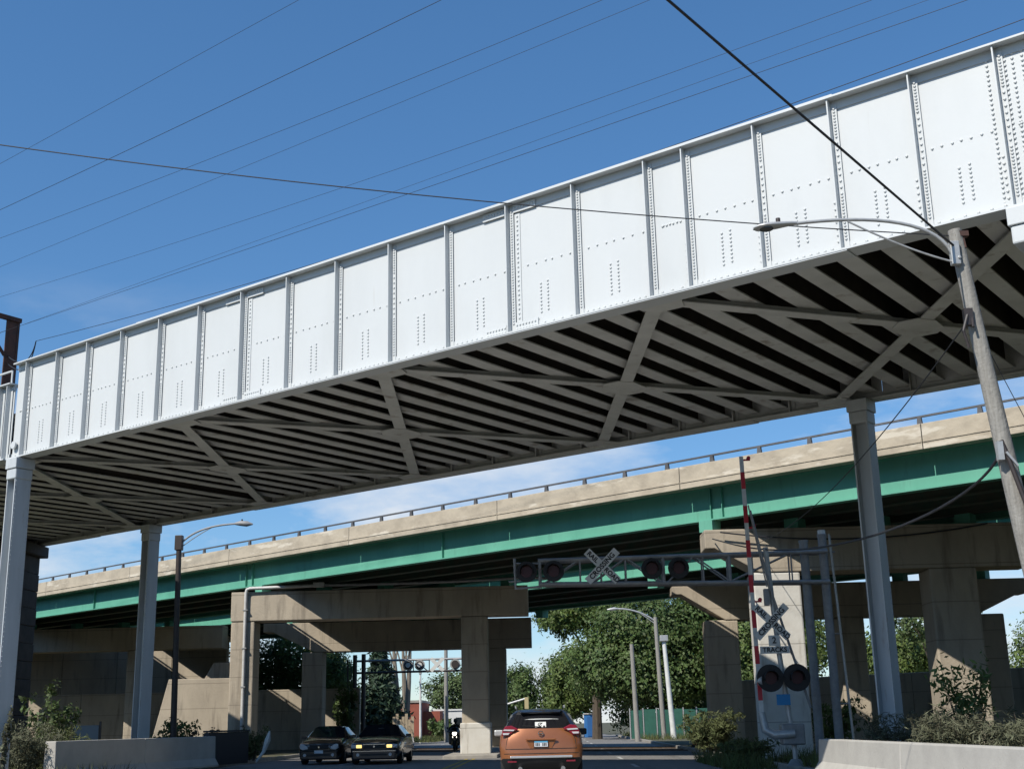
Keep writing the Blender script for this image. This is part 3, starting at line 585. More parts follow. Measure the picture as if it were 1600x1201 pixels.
for k in range(7):
    q0 = a0.lerp(a1, 0.045 + k * 0.137); q1 = a0.lerp(a1, 0.045 + k * 0.137 + 0.068); build('red_band', MB().beam(q0, q1, 0.115, 0.046, (0, 1, 0)), M_redband, arm)
for f_ in (0.42, 0.71, 0.985):
    q = a0.lerp(a1, f_); w = MB(); w.box(q.x + 0.055, q.x + 0.24, q.y - 0.03, q.y + 0.03, q.z - 0.02, q.z + 0.02); w.disc((q.x + 0.2, q.y, q.z + 0.05), (0, 1, 0), 0.055, 0.08, 10); build('arm_lamp', w, M_redband, arm)
w = MB(); w.tube([(5.66, ty - 0.1, 6.9), (6.05, ty - 0.05, 4.8), (6.95, ty + 0.2, 1.6)], 0.035, 8); w.tube([(5.62, ty - 0.1, 7.05), (5.98, ty - 0.05, 4.8)], 0.02, 6); build('stay_tube', w, M_galv, ga, smooth=True)
crossbuck(ga, (6.02, ty - 0.12, 3.86), 1.20, 0.21)
build('bell_housing', MB().box(5.88, 6.02, ty - 0.10, ty + 0.05, 4.3, 4.75), M_galv, ga, bevel=0.015)
pl = build('track_count_panel', MB().box(5.90, 6.20, ty - 0.145, ty - 0.125, 3.22, 3.50), M_signwhite, ga)
text_part('2', 0.23, M_ink, pl, facing((6.05, ty - 0.152, 3.36)), bold=0.004)
pl = build('tracks_panel', MB().box(5.66, 6.44, ty - 0.13, ty - 0.11, 3.02, 3.21), M_signwhite, ga)
text_part('TRACKS', 0.175, M_ink, pl, facing((6.05, ty - 0.136, 3.115)), bold=0.004)
signal_pair(ga, (5.86, 6.56), ty - 0.22, 2.38, 0.36)
build('signal_crossarm', MB().tube([(5.7, ty - 0.05, 2.38), (6.7, ty - 0.05, 2.38)], 0.05, 8), M_black, ga)
build('blue_notice', MB().box(6.0, 6.36, ty - 0.14, ty - 0.12, 1.68, 1.96), M_blue, ga)
w = MB(); w.disc((5.62, ty - 0.15, 2.32), (1, -0.6, 0), 0.13, 0.12, 12); build('side_lamp', w, M_lamp, ga, smooth=True)
# far gantry facing the other way
fy = 88.0
fg = empty('signal_gantry', (-13.3, fy, 0.1), label='far crossing signal truss seen from behind beneath the overpass', cat='signal gantry')
for x, zt in ((-13.45, 6.2), (-12.85, 6.25)):
    build('mast', MB().tube([(x, fy, 0.1), (x, fy, zt)], 0.15, 10), M_darkpost, fg, smooth=True)
build('mast_ladder', MB().tube([(-13.95, fy, 0.1), (-13.95, fy, 5.9)], 0.05, 6).tube([(-13.7, fy, 0.1), (-13.7, fy, 5.9)], 0.03, 6), M_darkpost, fg)
for z0 in (5.78, 4.98):
    build('truss_chord', MB().tube([(-13.5, fy, z0), (-3.2, fy, z0 + 0.02)], 0.075, 8), M_alum if z0 > 5.5 else M_darkpost, fg, smooth=True)
for x in (-12.0, -10.9, -9.4, -8.3, -7.1, -5.7, -4.4, -3.3): build('truss_post', MB().tube([(x, fy, 5.0), (x, fy, 5.78)], 0.035, 6), M_darkpost, fg)
for xa, xb in ((-11.9, -10.9), (-9.3, -8.4)): build('truss_diagonal', MB().tube([(xa, fy, 5.78), (xb, fy, 5.0)], 0.035, 6), M_darkpost, fg)
for x in (-9.75, -8.95, -6.5, -5.7):
    w = MB(); w.disc((x, fy - 0.1, 5.42), (0, 1, 0), 0.36, 0.03, 22); s_ = build('signal_backing', w, M_lamp, fg, smooth=True)
    w = MB(); w.disc((x, fy - 0.16, 5.42), (0, 1, 0), 0.26, 0.12, 18); s2 = build('signal_housing', w, M_darkpost, s_, smooth=True)
    if x < -8: build('housing_cover', MB().disc((x, fy - 0.24, 5.42), (0, 1, 0), 0.17, 0.05, 14), M_signwhite, s_, smooth=True)
crossbuck(fg, (-7.75, fy - 0.08, 5.42), 1.22, 0.24, letters=False)

# rails across the road
for k, pp in enumerate((14.0, 15.5, 18.3, 19.8)):
    struct('track_rail', MB().beam(OV(-70, pp, 0.03), OV(70, pp, 0.03), 0.075, 0.06), M_steel)

# ------------------------------------------------------------------ right utility pole, street lamp and cables
def bez(pts, n=16):
    pts = [Vector(p) for p in pts]; out = []
    for i in range(n + 1):
        t = i / n; q = pts[:]
        while len(q) > 1: q = [a.lerp(b, t) for a, b in zip(q[:-1], q[1:])]
        out.append(q[0])
    return out
py = 17.3
up = empty('utility_pole', (6.95, py, 0.1), label='leaning grey wooden utility pole carrying the street lamp', cat='utility pole')
w = MB(); w.tube([(6.97, py, 0.1), (6.57, py, 3.75), (6.33, py, 6.1), (6.13, py, 8.2)], [0.155, 0.135, 0.115, 0.098], 14); build('shaft', w, M_wood, up, smooth=True)
w = MB(); w.box(6.10, 6.30, py - 0.09, py + 0.02, 8.08, 8.16); w.tube([(6.22, py - 0.05, 8.12), (6.24, py - 0.06, 7.9)], 0.02, 6); build('top_fitting', w, M_rust, up)
w = MB(); w.box(5.99, 6.12, py - 0.16, py - 0.06, 7.62, 7.98); w.disc((6.1, py - 0.14, 7.72), (0, 1, 0), 0.025, 0.08, 8); build('arm_bracket', w, M_lamp, up, bevel=0.01)
w = MB(); w.box(6.08, 6.2, py - 0.15, py - 0.05, 6.7, 6.95); w.tube([(6.12, py - 0.14, 6.85), (6.02, py - 0.18, 6.6), (6.08, py - 0.16, 6.35)], 0.022, 6); w.tube([(6.2, py - 0.1, 6.9), (6.16, py - 0.2, 6.65)], 0.018, 6); build('splice_fitting', w, M_darkpost, up)
w = MB(); w.tube([(6.36, py - 0.16, 5.0), (6.43, py - 0.19, 4.7), (6.60, py - 0.2, 4.0), (6.78, py - 0.2, 2.2), (6.95, py - 0.2, 0.1)], 0.035, 8); build('riser_conduit', w, M_darkpost, up, smooth=True)
w = MB(); w.box(6.28, 6.36, py - 0.22, py - 0.12, 4.72, 4.98); w.beam((6.38, py - 0.24, 4.82), (6.52, py - 0.24, 4.62), 0.03, 0.03); build('riser_head', w, M_lamp, up)
sl = empty('street_lamp', (6.05, py, 8.0), label='cobra head street lamp on a curved arm mounted on the utility pole', cat='street lamp')
w = MB(); w.tube(bez([(6.03, py - 0.13, 7.72), (5.95, py - 0.14, 8.12), (5.5, py - 0.14, 8.40), (4.6, py - 0.14, 8.41), (3.72, py - 0.14, 8.325)]), 0.026, 10); build('arm', w, M_lamp, sl, smooth=True)
w = MB(); w.tube(bez([(6.03, py - 0.13, 7.66), (5.6, py - 0.14, 7.78), (5.1, py - 0.14, 8.02), (4.55, py - 0.14, 8.34)]), 0.015, 8); build('brace_arm', w, M_lamp, sl, smooth=True)
w = MB(); secs = [(3.80, 0.038, 0.036, 8.330), (3.70, 0.06, 0.045, 8.322), (3.52, 0.10, 0.058, 8.30), (3.36, 0.13, 0.06, 8.285), (3.24, 0.11, 0.048, 8.275), (3.17, 0.04, 0.02, 8.268)]
n = 14
for x, ry, rz_, zc in secs:
    for j in range(n):
        a = 2 * math.pi * j / n; zz = math.sin(a); w.v.append((x, py - 0.14 + ry * math.cos(a), zc + rz_ * (zz if zz > 0 else zz * 0.45)))
for i in range(len(secs) - 1):
    for j in range(n): w.f.append((i * n + j, i * n + (j + 1) % n, (i + 1) * n + (j + 1) % n, (i + 1) * n + j))
w.f.append(tuple(range(n))); w.f.append(tuple((len(secs) - 1) * n + j for j in reversed(range(n)))); build('lamp_head', w, M_lamp, sl, smooth=60)
w = MB(); w.v = []; w.disc((3.36, py - 0.14, 8.262), (0, 0, 1), 0.10, 0.02, 16); build('lamp_lens', w, mat('lamp_lens', (0.10, 0.10, 0.09), 0.2), sl, smooth=True)
w = MB(); w.disc((3.54, py - 0.14, 8.385), (0, 0, 1), 0.035, 0.07, 10); build('photocell', w, M_darkpost, sl, smooth=True)

def cable(name, pts, r, label, group=None, m=M_wire, seg=24, cat='cable'):
    o = build(name, MB().tube(pts, r, 6), m, None, True); return tag(o, label, cat, group)
def sag(a, b, d, n=24):
    a = Vector(a); b = Vector(b); return [a.lerp(b, i / n) - Z * (d * 4 * (i / n) * (1 - i / n)) for i in range(n + 1)]
WIRES = [  # plane offset across the bridge, [(s, z) ...], radius, label
    (7, [(-31.6, 22.86), (-11.2, 23.04), (-7.05, 23.11)], 0.014, 'dark overhead wire crossing the upper left sky, the most distinct one'),
    (12, [(-40.9, 29.59), (-27.06, 30.11), (-18.86, 30.29)], 0.012, 'faint highest overhead wire near the top left corner'),
    (7, [(-31.41, 21.52), (-11.17, 20.88), (-1.19, 20.76)], 0.010, 'faint upper wire of the close pair crossing the middle of the sky'),
    (12, [(-38.12, 23.77), (-16.14, 23.74), (-2.49, 23.74)], 0.010, 'faint lower wire of the close pair crossing the middle of the sky'),
    (3, [(-16.72, 15.8), (-2.01, 15.35), (7.65, 15.26)], 0.007, 'thin railway wire third above the white girder'),
    (7, [(-17.34, 17.2), (-5.09, 17.27), (6.95, 17.22)], 0.007, 'thin railway wire second above the white girder'),
    (3, [(-22.99, 14.8), (-7.11, 14.62), (9.47, 14.53)], 0.009, 'thin railway wire running to the top of the rusty post'),
    (3, [(-21.18, 14.02), (-13.42, 13.66), (10.42, 13.75)], 0.012, 'dark railway wire just above the white girder top')]
for p, pts, r, lab in WIRES:
    co = np.polyfit([q[0] for q in pts], [q[1] for q in pts], 2)
    co[0] = min(max(co[0], 0.0), 0.0022)
    base = np.array(pts); off = np.mean(base[:, 1] - co[0] * base[:, 0] ** 2); lin = np.polyfit(base[:, 0], base[:, 1] - co[0] * base[:, 0] ** 2, 1)
    ss = np.linspace(-75 if abs(r - 0.012) > 1e-6 or p != 3 else -21.5, 30, 40)
    cable('overhead_wire', [RB(s, p, co[0] * s * s + lin[0] * s + lin[1]) for s in ss], r * 0.75, lab, 'wires over the railway', cat='wire')
cp_ = empty('catenary_post', tuple(RB(-26.4, 5, 9.95)), label='rusted steel catenary post standing on the bridge at left', cat='post')
for dp in (-0.22, 0.22):
    w = MB(); w.beam(RB(-26.4, 5 + dp, 9.95), RB(-26.4, 5 + dp, 16.3), 0.09, 0.05, tuple(RD)); build('post_leg', w, M_rust, cp_)
w = MB(); w.beam(RB(-26.4, 5, 9.95), RB(-26.4, 5, 16.28), 0.36, 0.02, tuple(RD)); build('post_web', w, M_rust, cp_)
w = MB(); w.beam(RB(-26.4, 5.3, 16.35), RB(-26.4, -1, 16.45), 0.16, 0.16, (0, 0, 1)); build('cross_beam', w, M_rust, cp_)
w = MB(); w.tube([RB(-26.4, 4.75, 14.9), RB(-26.4, 3.9, 15.9), RB(-26.4, 3.0, 16.3)], 0.07, 6); build('knee_brace', w, M_rust, cp_)
for dz, l in ((0.0, 'upper looping jumper cable beside the rusty post'), (-0.28, 'lower looping jumper cable beside the rusty post')):
    cable('jumper_cable', bez([RB(-21.5, 3, 14.03), RB(-22.0, 3.2, 13.5 + dz), RB(-23.5, 3.8, 13.6 + dz), RB(-26.4, 4.9, 14.9 + dz)]), 0.018, l)
cable('service_cable', sag((6.06, 17.3, 8.12), (-17.5, 17.3, 12.1), 0.45), 0.0095, 'thin twisted service wire crossing in front of the white girder')
cable('heavy_cable', [(6.08, 17.2, 7.9), (1.49, 12.0, 8.87), (-7.4, 1.9, 10.75)], 0.017, 'thick black cable running from the utility pole up out of the picture')
cable('hanging_cable', bez([(6.33, 17.15, 4.85), (6.25, 17.3, 4.5), (6.1, 19.0, 4.15), (6.5, 25, 4.6), (6.3, 33, 5.2), (5.9, 38, 6.4), (5.5, 41.3, 7.1)], 30), 0.022, 'dark cable sagging from the utility pole to the lit pier cap')
cable('hanging_cable', sag((6.15, 17.2, 6.8), (6.9, 41.3, 6.9), 0.55), 0.010, 'thin wire dropping from the utility pole across the shaded column')
cable('hanging_cable', sag((5.75, 41.2, 7.3), (14.5, 41.2, 7.36), 0.35), 0.025, 'slack grey cable draped along the right pier cap')
cable('guy_wire', [(6.2, 17.3, 6.9), (9.4, 18.6, 0.1)], 0.006, 'thin guy wire slanting down right of the utility pole')

# ------------------------------------------------------------------ left lamp post, panels
lp = empty('street_lamp', (-15.4, 52, 0.1), label='dark street lamp post with curved arm in front of the overpass', cat='street lamp')
w = MB(); w.tube([(-15.28, 52, 0.1), (-15.44, 52, 9.29)], [0.135, 0.11], 12); build('post', w, M_darkpost, lp, smooth=True)
w = MB(); w.box(-15.59, -15.28, 51.86, 52.14, 8.70, 9.32); build('arm_mount', w, M_darkpost, lp, bevel=0.02)
w = MB(); w.tube(bez([(-15.41, 52, 8.92), (-14.84, 52, 9.62), (-13.8, 52, 9.74), (-12.95, 52, 9.76)]), 0.04, 8); w.tube(bez([(-15.41, 52, 8.77), (-14.66, 52, 9.34), (-14.09, 52, 9.62)]), 0.02, 6); build('arm', w, M_galv, lp, smooth=True)
w = MB(); w.tube([(-13.1, 52, 9.76), (-12.86, 52, 9.77), (-12.58, 52, 9.74), (-12.34, 52, 9.72)], [0.05, 0.11, 0.12, 0.03], 12); build('lamp_head', w, M_galv, lp, smooth=True)
build('photocell', MB().disc((-12.8, 52, 9.90), (0, 0, 1), 0.035, 0.08, 8), M_darkpost, lp)
sp_ = empty('sign_panel', (-17.1, 47, 0.1), label='small blank grey panel on two posts behind the left barrier', cat='sign')
build('panel', MB().box(-17.5, -16.6, 47.0, 47.03, 0.9, 1.65), M_cabinet if False else mat('grey_blue_panel', (0.16, 0.19, 0.21), 0.5), sp_)
for x in (-17.55, -16.6): build('post', MB().box(x, x + 0.07, 47.04, 47.11, 0.1, 1.78), M_darkpost, sp_)
mk = empty('bent_marker', (-11.4, 52, 0.1), label='bent white delineator post beside the oncoming lanes', cat='marker post')
build('blade', MB().tube([(-11.9, 52, 0.1), (-11.6, 52, 0.5), (-11.45, 52, 0.95), (-11.38, 52, 1.3)], [0.03, 0.07, 0.12, 0.03], 6), M_signwhite, mk)

# ------------------------------------------------------------------ vehicles
def loft(rows, groups, caps, default):
    """rows: rings of half points (x,y,z) bottom centre -> top centre. groups[(i,k)] names the mesh that face goes to.
    caps: {row index: (dict k->group, [(fraction, bulge)])}. returns {group: MB}"""
    out = {}
    def q(g, a, b, c, d, flip=False):
        mb = out.setdefault(g, MB()); vs = [a, b, c, d]
        mb.add(vs, [(0, 1, 2, 3) if not flip else (3, 2, 1, 0)])
    for i in range(len(rows) - 1):
        for k in range(len(rows[i]) - 1):
            g = groups.get((i, k), default)
            a, b, c, d = rows[i][k], rows[i][k + 1], rows[i + 1][k + 1], rows[i + 1][k]
            q(g, a, b, c, d, True); mir = lambda p: (-p[0], p[1], p[2]); q(g, mir(a), mir(b), mir(c), mir(d))
    for i, (gm, fr) in caps.items():
        ring = rows[i]; sgn = -1 if i == 0 else 1
        for k in range(len(ring) - 1):
            (x0, y0, z0), (x1, y1, z1) = ring[k], ring[k + 1]; g = gm.get(k, default)
            for (fa, ba), (fb, bb) in zip(fr[:-1], fr[1:]):
                q(g, (fa * x0, y0 + sgn * ba, z0), (fb * x0, y0 + sgn * bb, z0), (fb * x1, y1 + sgn * bb, z1), (fa * x1, y1 + sgn * ba, z1), sgn > 0)
    return out
def weld(o, dist=0.001):
    m = o.modifiers.new('weld', 'WELD'); m.merge_threshold = dist; return o
FR = [(-1, 0.0), (-0.8, 0.05), (-0.45, 0.085), (0, 0.10), (0.45, 0.085), (0.8, 0.05), (1, 0.0)]
def wheel(parent, x, y, r, wd, rim_m=M_alum):
    w = MB(); n = 24; prof = [(-wd / 2, r * 0.62), (-wd / 2, r * 0.93), (-wd * 0.36, r), (wd * 0.36, r), (wd / 2, r * 0.93), (wd / 2, r * 0.62)]
    for px, pr in prof:
        for j in range(n): a = 2 * math.pi * j / n; w.v.append((x + px, y + pr * math.cos(a), r + pr * math.sin(a)))
    for i in range(len(prof) - 1):
        for j in range(n): w.f.append((i * n + j, i * n + (j + 1) % n, (i + 1) * n + (j + 1) % n, (i + 1) * n + j))
    t = build('wheel', w, M_tyre, parent, smooth=True)
    w = MB(); sx = 1 if x > 0 else -1; w.disc((x + sx * wd * 0.30, y, r), (1, 0, 0), r * 0.62, 0.05, 20); build('rim', w, rim_m, t, smooth=True)
    for k in range(5):
        a = 2 * math.pi * k / 5; w = MB(); c = Vector((x + sx * wd * 0.38, y, r)); dv = Vector((0, math.cos(a), math.sin(a)))
        w.beam(c + dv * 0.04, c + dv * r * 0.60, 0.05, 0.03, (1, 0, 0)); build('spoke', w, rim_m, t)

# --- orange SUV seen from behind
suv = empty('orange_suv', (-0.27, 31.7, 0.004), R(0.6), label='orange SUV driving away ahead in the near lane', cat='car'); ORG[suv.name] = Vector((0, 0, 0))
def ring(y, zb, w, zs, xs, dy=None):
    dy = dy or [0] * 9
    return [(xs[k] * w, y + dy[k], zs[k]) for k in range(9)]
ZS = [0.26, 0.26, 0.50, 0.82, 1.06, 1.17, 1.56, 1.645, 1.68]; XS = [0, 0.84, 0.97, 1.0, 0.985, 0.93, 0.72, 0.60, 0]
W_ = 0.95
ZR = [0.36, 0.36, 0.60, 0.84, 1.10, 1.24, 1.555, 1.63, 1.66]
rows = [ring(-2.34, 0, W_, ZR, [0, 0.80, 0.92, 0.94, 0.90, 0.76, 0.585, 0.53, 0], [0.10, 0.06, -0.01, 0.0, 0.05, 0.10, 0.36, 0.42, 0.40]),
        ring(-2.18, 0, W_, [0.30, 0.30, 0.55, 0.84, 1.10, 1.22, 1.56, 1.64, 1.672], [0, 0.84, 0.97, 0.995, 0.97, 0.87, 0.66, 0.58, 0], [0, 0, 0, 0, 0.02, 0.05, 0.28, 0.32, 0.30]),
        ring(-1.55, 0, W_, ZS, XS), ring(-0.7, 0, W_, [0.26, 0.26, 0.5, 0.82, 1.05, 1.14, 1.58, 1.665, 1.70], XS), ring(0.35, 0, W_, [0.26, 0.26, 0.5, 0.82, 1.03, 1.11, 1.57, 1.65, 1.69], XS),
        ring(1.15, 0, W_, [0.26, 0.26, 0.5, 0.80, 1.0, 1.07, 1.09, 1.10, 1.12], [0, 0.84, 0.97, 1.0, 0.98, 0.90, 0.80, 0.55, 0]),
        ring(1.9, 0, W_, [0.28, 0.28, 0.5, 0.78, 0.92, 0.99, 1.02, 1.04, 1.06], [0, 0.82, 0.96, 0.98, 0.95, 0.86, 0.74, 0.5, 0]),
        ring(2.4, 0, W_, [0.34, 0.34, 0.5, 0.70, 0.80, 0.86, 0.88, 0.90, 0.91], [0, 0.74, 0.88, 0.90, 0.86, 0.76, 0.62, 0.4, 0])]
gr = {(i, 5): 'window' for i in (1, 2, 3)}; gr[(4, 5)] = 'window'; gr[(4, 6)] = 'window'; gr[(4, 7)] = 'window'
for i in range(7): gr[(i, 0)] = 'lower_trim'; gr[(i, 1)] = 'lower_trim'
for i in range(4): gr[(i, 6)] = 'roof'; gr[(i, 7)] = 'roof'
gr[(0, 5)] = 'roof'
mbs = loft(rows, gr, {0: ({0: 'lower_trim', 1: 'lower_trim', 5: 'rear_window', 6: 'spoiler', 7: 'spoiler'}, FR), 7: ({}, FR)}, 'body')
for nm, mm in (('body', M_orange), ('window', M_glass), ('rear_window', M_glass), ('lower_trim', M_plastic), ('spoiler', M_plastic), ('roof', M_carblack)):
    weld(build(nm, mbs[nm], mm, suv, smooth=50))
for sx in (-1, 1):
    P_ = [(0.50, 1.235), (0.66, 1.315), (0.80, 1.30), (0.87, 1.20), (0.885, 1.09), (0.72, 1.085), (0.63, 1.17)]
    w = MB(); w.prism([(sx * x, -2.325 - 0.02 * (0.9 - x), z) for x, z in P_], (0, -0.035, 0)); t = build('tail_light', w, M_taillight, suv, bevel=0.012)
    w = MB(); w.prism([(sx * x, -2.368, z) for x, z in ((0.585, 1.225), (0.83, 1.235), (0.85, 1.205), (0.62, 1.195))], (0, -0.012, 0)); w.prism([(sx * x, -2.368, z) for x, z in ((0.70, 1.155), (0.86, 1.155), (0.855, 1.115), (0.735, 1.115))], (0, -0.012, 0)); build('clear_strip', w, M_lightclear, t)
    w = MB(); w.obox((sx * 1.04, 0.62, 1.14), (0.11, 0, 0), (0, 0.07, 0), (0, 0, 0.075)); build('mirror', w, M_plastic if sx > 0 else M_lamp, suv, bevel=0.03)
    w = MB(); w.tube([(sx * 0.56, -1.75, 1.70), (sx * 0.57, -1.6, 1.74), (sx * 0.58, 0.2, 1.75), (sx * 0.57, 0.35, 1.69)], 0.018, 6); build('roof_rail', w, M_lamp, suv, smooth=True)
    for y in (-1.38, 1.43): wheel(suv, sx * 0.82, y, 0.36, 0.24)
w = MB(); w.box(-0.70, 0.70, -2.475, -2.36, 0.60, 0.65); build('chrome_strip', w, mat('satin_silver', (0.66, 0.66, 0.65), 0.25, 0.6), suv, bevel=0.012)
w = MB(); w.prism([(-0.36, -2.43, 1.02), (0.36, -2.43, 1.02), (0.30, -2.43, 0.985), (-0.30, -2.43, 0.985)], (0, -0.05, 0)); build('hatch_handle', w, M_orange, suv, bevel=0.012)
w = MB(); w.prism([(-0.34, -2.41, 0.985), (0.34, -2.41, 0.985), (0.24, -2.41, 0.80), (-0.24, -2.41, 0.80)], (0, -0.03, 0)); build('plate_recess', w, M_orange, suv, bevel=0.01)
w = MB(); w.box(-0.165, 0.165, -2.462, -2.445, 0.83, 0.98); pf = build('plate_frame', w, M_plastic, suv)
w = MB(); w.box(-0.15, 0.15, -2.470, -2.4625, 0.845, 0.965); lpn = build('number_plate', w, M_plate, pf)
w = MB(); w.box(-0.15, 0.15, -2.4725, -2.4705, 0.935, 0.965); build('plate_header', w, M_plateblue, pf)
for x in (-0.125, -0.09, -0.055, 0.03, 0.065, 0.10): build('plate_character', MB().box(x, x + 0.022, -2.4725, -2.4705, 0.86, 0.925), M_ink, pf)
w = MB(); w.tube([(0.055 * math.cos(a), -2.418, 1.13 + 0.05 * math.sin(a)) for a in np.linspace(0, 2 * math.pi, 17)], 0.010, 6, False); w.box(-0.06, 0.06, -2.43, -2.41, 1.122, 1.138); build('round_emblem', w, M_chrome, suv)
w = MB(); w.obox((0, -2.288, 1.325), (0.125, 0, 0), (0, 0.004, 0), Vector((0, 0.26, 0.315)).normalized() * 0.075); stk = build('window_sticker', w, M_signwhite, suv)
w = MB(); c_ = Vector((-0.01, -2.296, 1.325)); uz = Vector((0, 0.26, 0.315)).normalized()
w.tube([c_ + Vector((0.045 * math.cos(a), 0, 0)) + uz * 0.045 * math.sin(a) for a in np.linspace(0.4, 5.6, 14)], 0.008, 5); w.tube([c_ + Vector((-0.03, 0, 0)) - uz * 0.03, c_ + Vector((0.05, 0, 0)) + uz * 0.05], 0.009, 5); w.obox(c_ + Vector((0.09, 0.002, 0)) - uz * 0.05, (0.025, 0, 0), (0, 0.003, 0), uz * 0.02); build('sticker_mark', w, M_ink, stk)
w = MB(); w.tube([(x, -2.13 - 0.055 * (1 - (x / 0.5) ** 2) + 0.02, 1.425 + 0.018 * (1 - (x / 0.5) ** 2)) for x in np.linspace(-0.46, 0.46, 11)], 0.014, 6); build('window_white_line', w, M_signwhite, suv)  # curved white line across the upper rear window
w = MB(); w.prism([(-0.50, -1.96, 1.655), (0.50, -1.96, 1.655), (0.44, -2.16, 1.60), (-0.44, -2.16, 1.60)], (0, 0.03, -0.035)); build('roof_spoiler', w, M_carblack, suv, bevel=0.012)
w = MB(); w.prism([(-0.02, -1.62, 1.685), (0.02, -1.62, 1.685), (0.0, -1.78, 1.76)], (0, -0.02, 0.0)); build('roof_antenna', w, M_carblack, suv)

FRX = np.array([-1, -0.8, -0.45, 0, 0.45, 0.8, 1]); FRB = np.array([0, 0.05, 0.085, 0.10, 0.085, 0.05, 0])
def rear_y(x, w, y0): return y0 - float(np.interp(x / w, FRX, FRB)) - 0.004
for nm, zz, y0, hw, wr in (('hatch_seam', 0.80, -2.341, 0.80, 0.88), ('bumper_seam', 0.70, -2.346, 0.84, 0.87)):
    w = MB(); w.tube([(x, rear_y(x, wr, y0), zz) for x in np.linspace(-hw, hw, 15)], 0.007, 5); build(nm, w, M_plastic, suv)
for sx in (-1, 1):
    w = MB(); w.tube([(sx * 0.80, rear_y(0.80, 0.88, -2.34), 0.80), (sx * 0.77, rear_y(0.77, 0.87, -2.31), 1.0), (sx * 0.70, rear_y(0.70, 0.82, -2.27), 1.16)], 0.007, 5); build('hatch_side_seam', w, M_plastic, suv)
    build('bumper_reflector', MB().box(sx * 0.66 - 0.10, sx * 0.66 + 0.10, -2.428, -2.405, 0.515, 0.55), M_taillight, suv)
    build('exhaust_tip', MB().disc((sx * 0.48, -2.38, 0.37), (0, 1, 0), 0.05, 0.12, 14), M_chrome, suv)
w = MB(); w.tube([(0.02, -2.35, 1.27), (-0.15, -2.325, 1.285), (-0.42, -2.285, 1.30)], 0.010, 5); build('rear_wiper', w, M_plastic, suv)
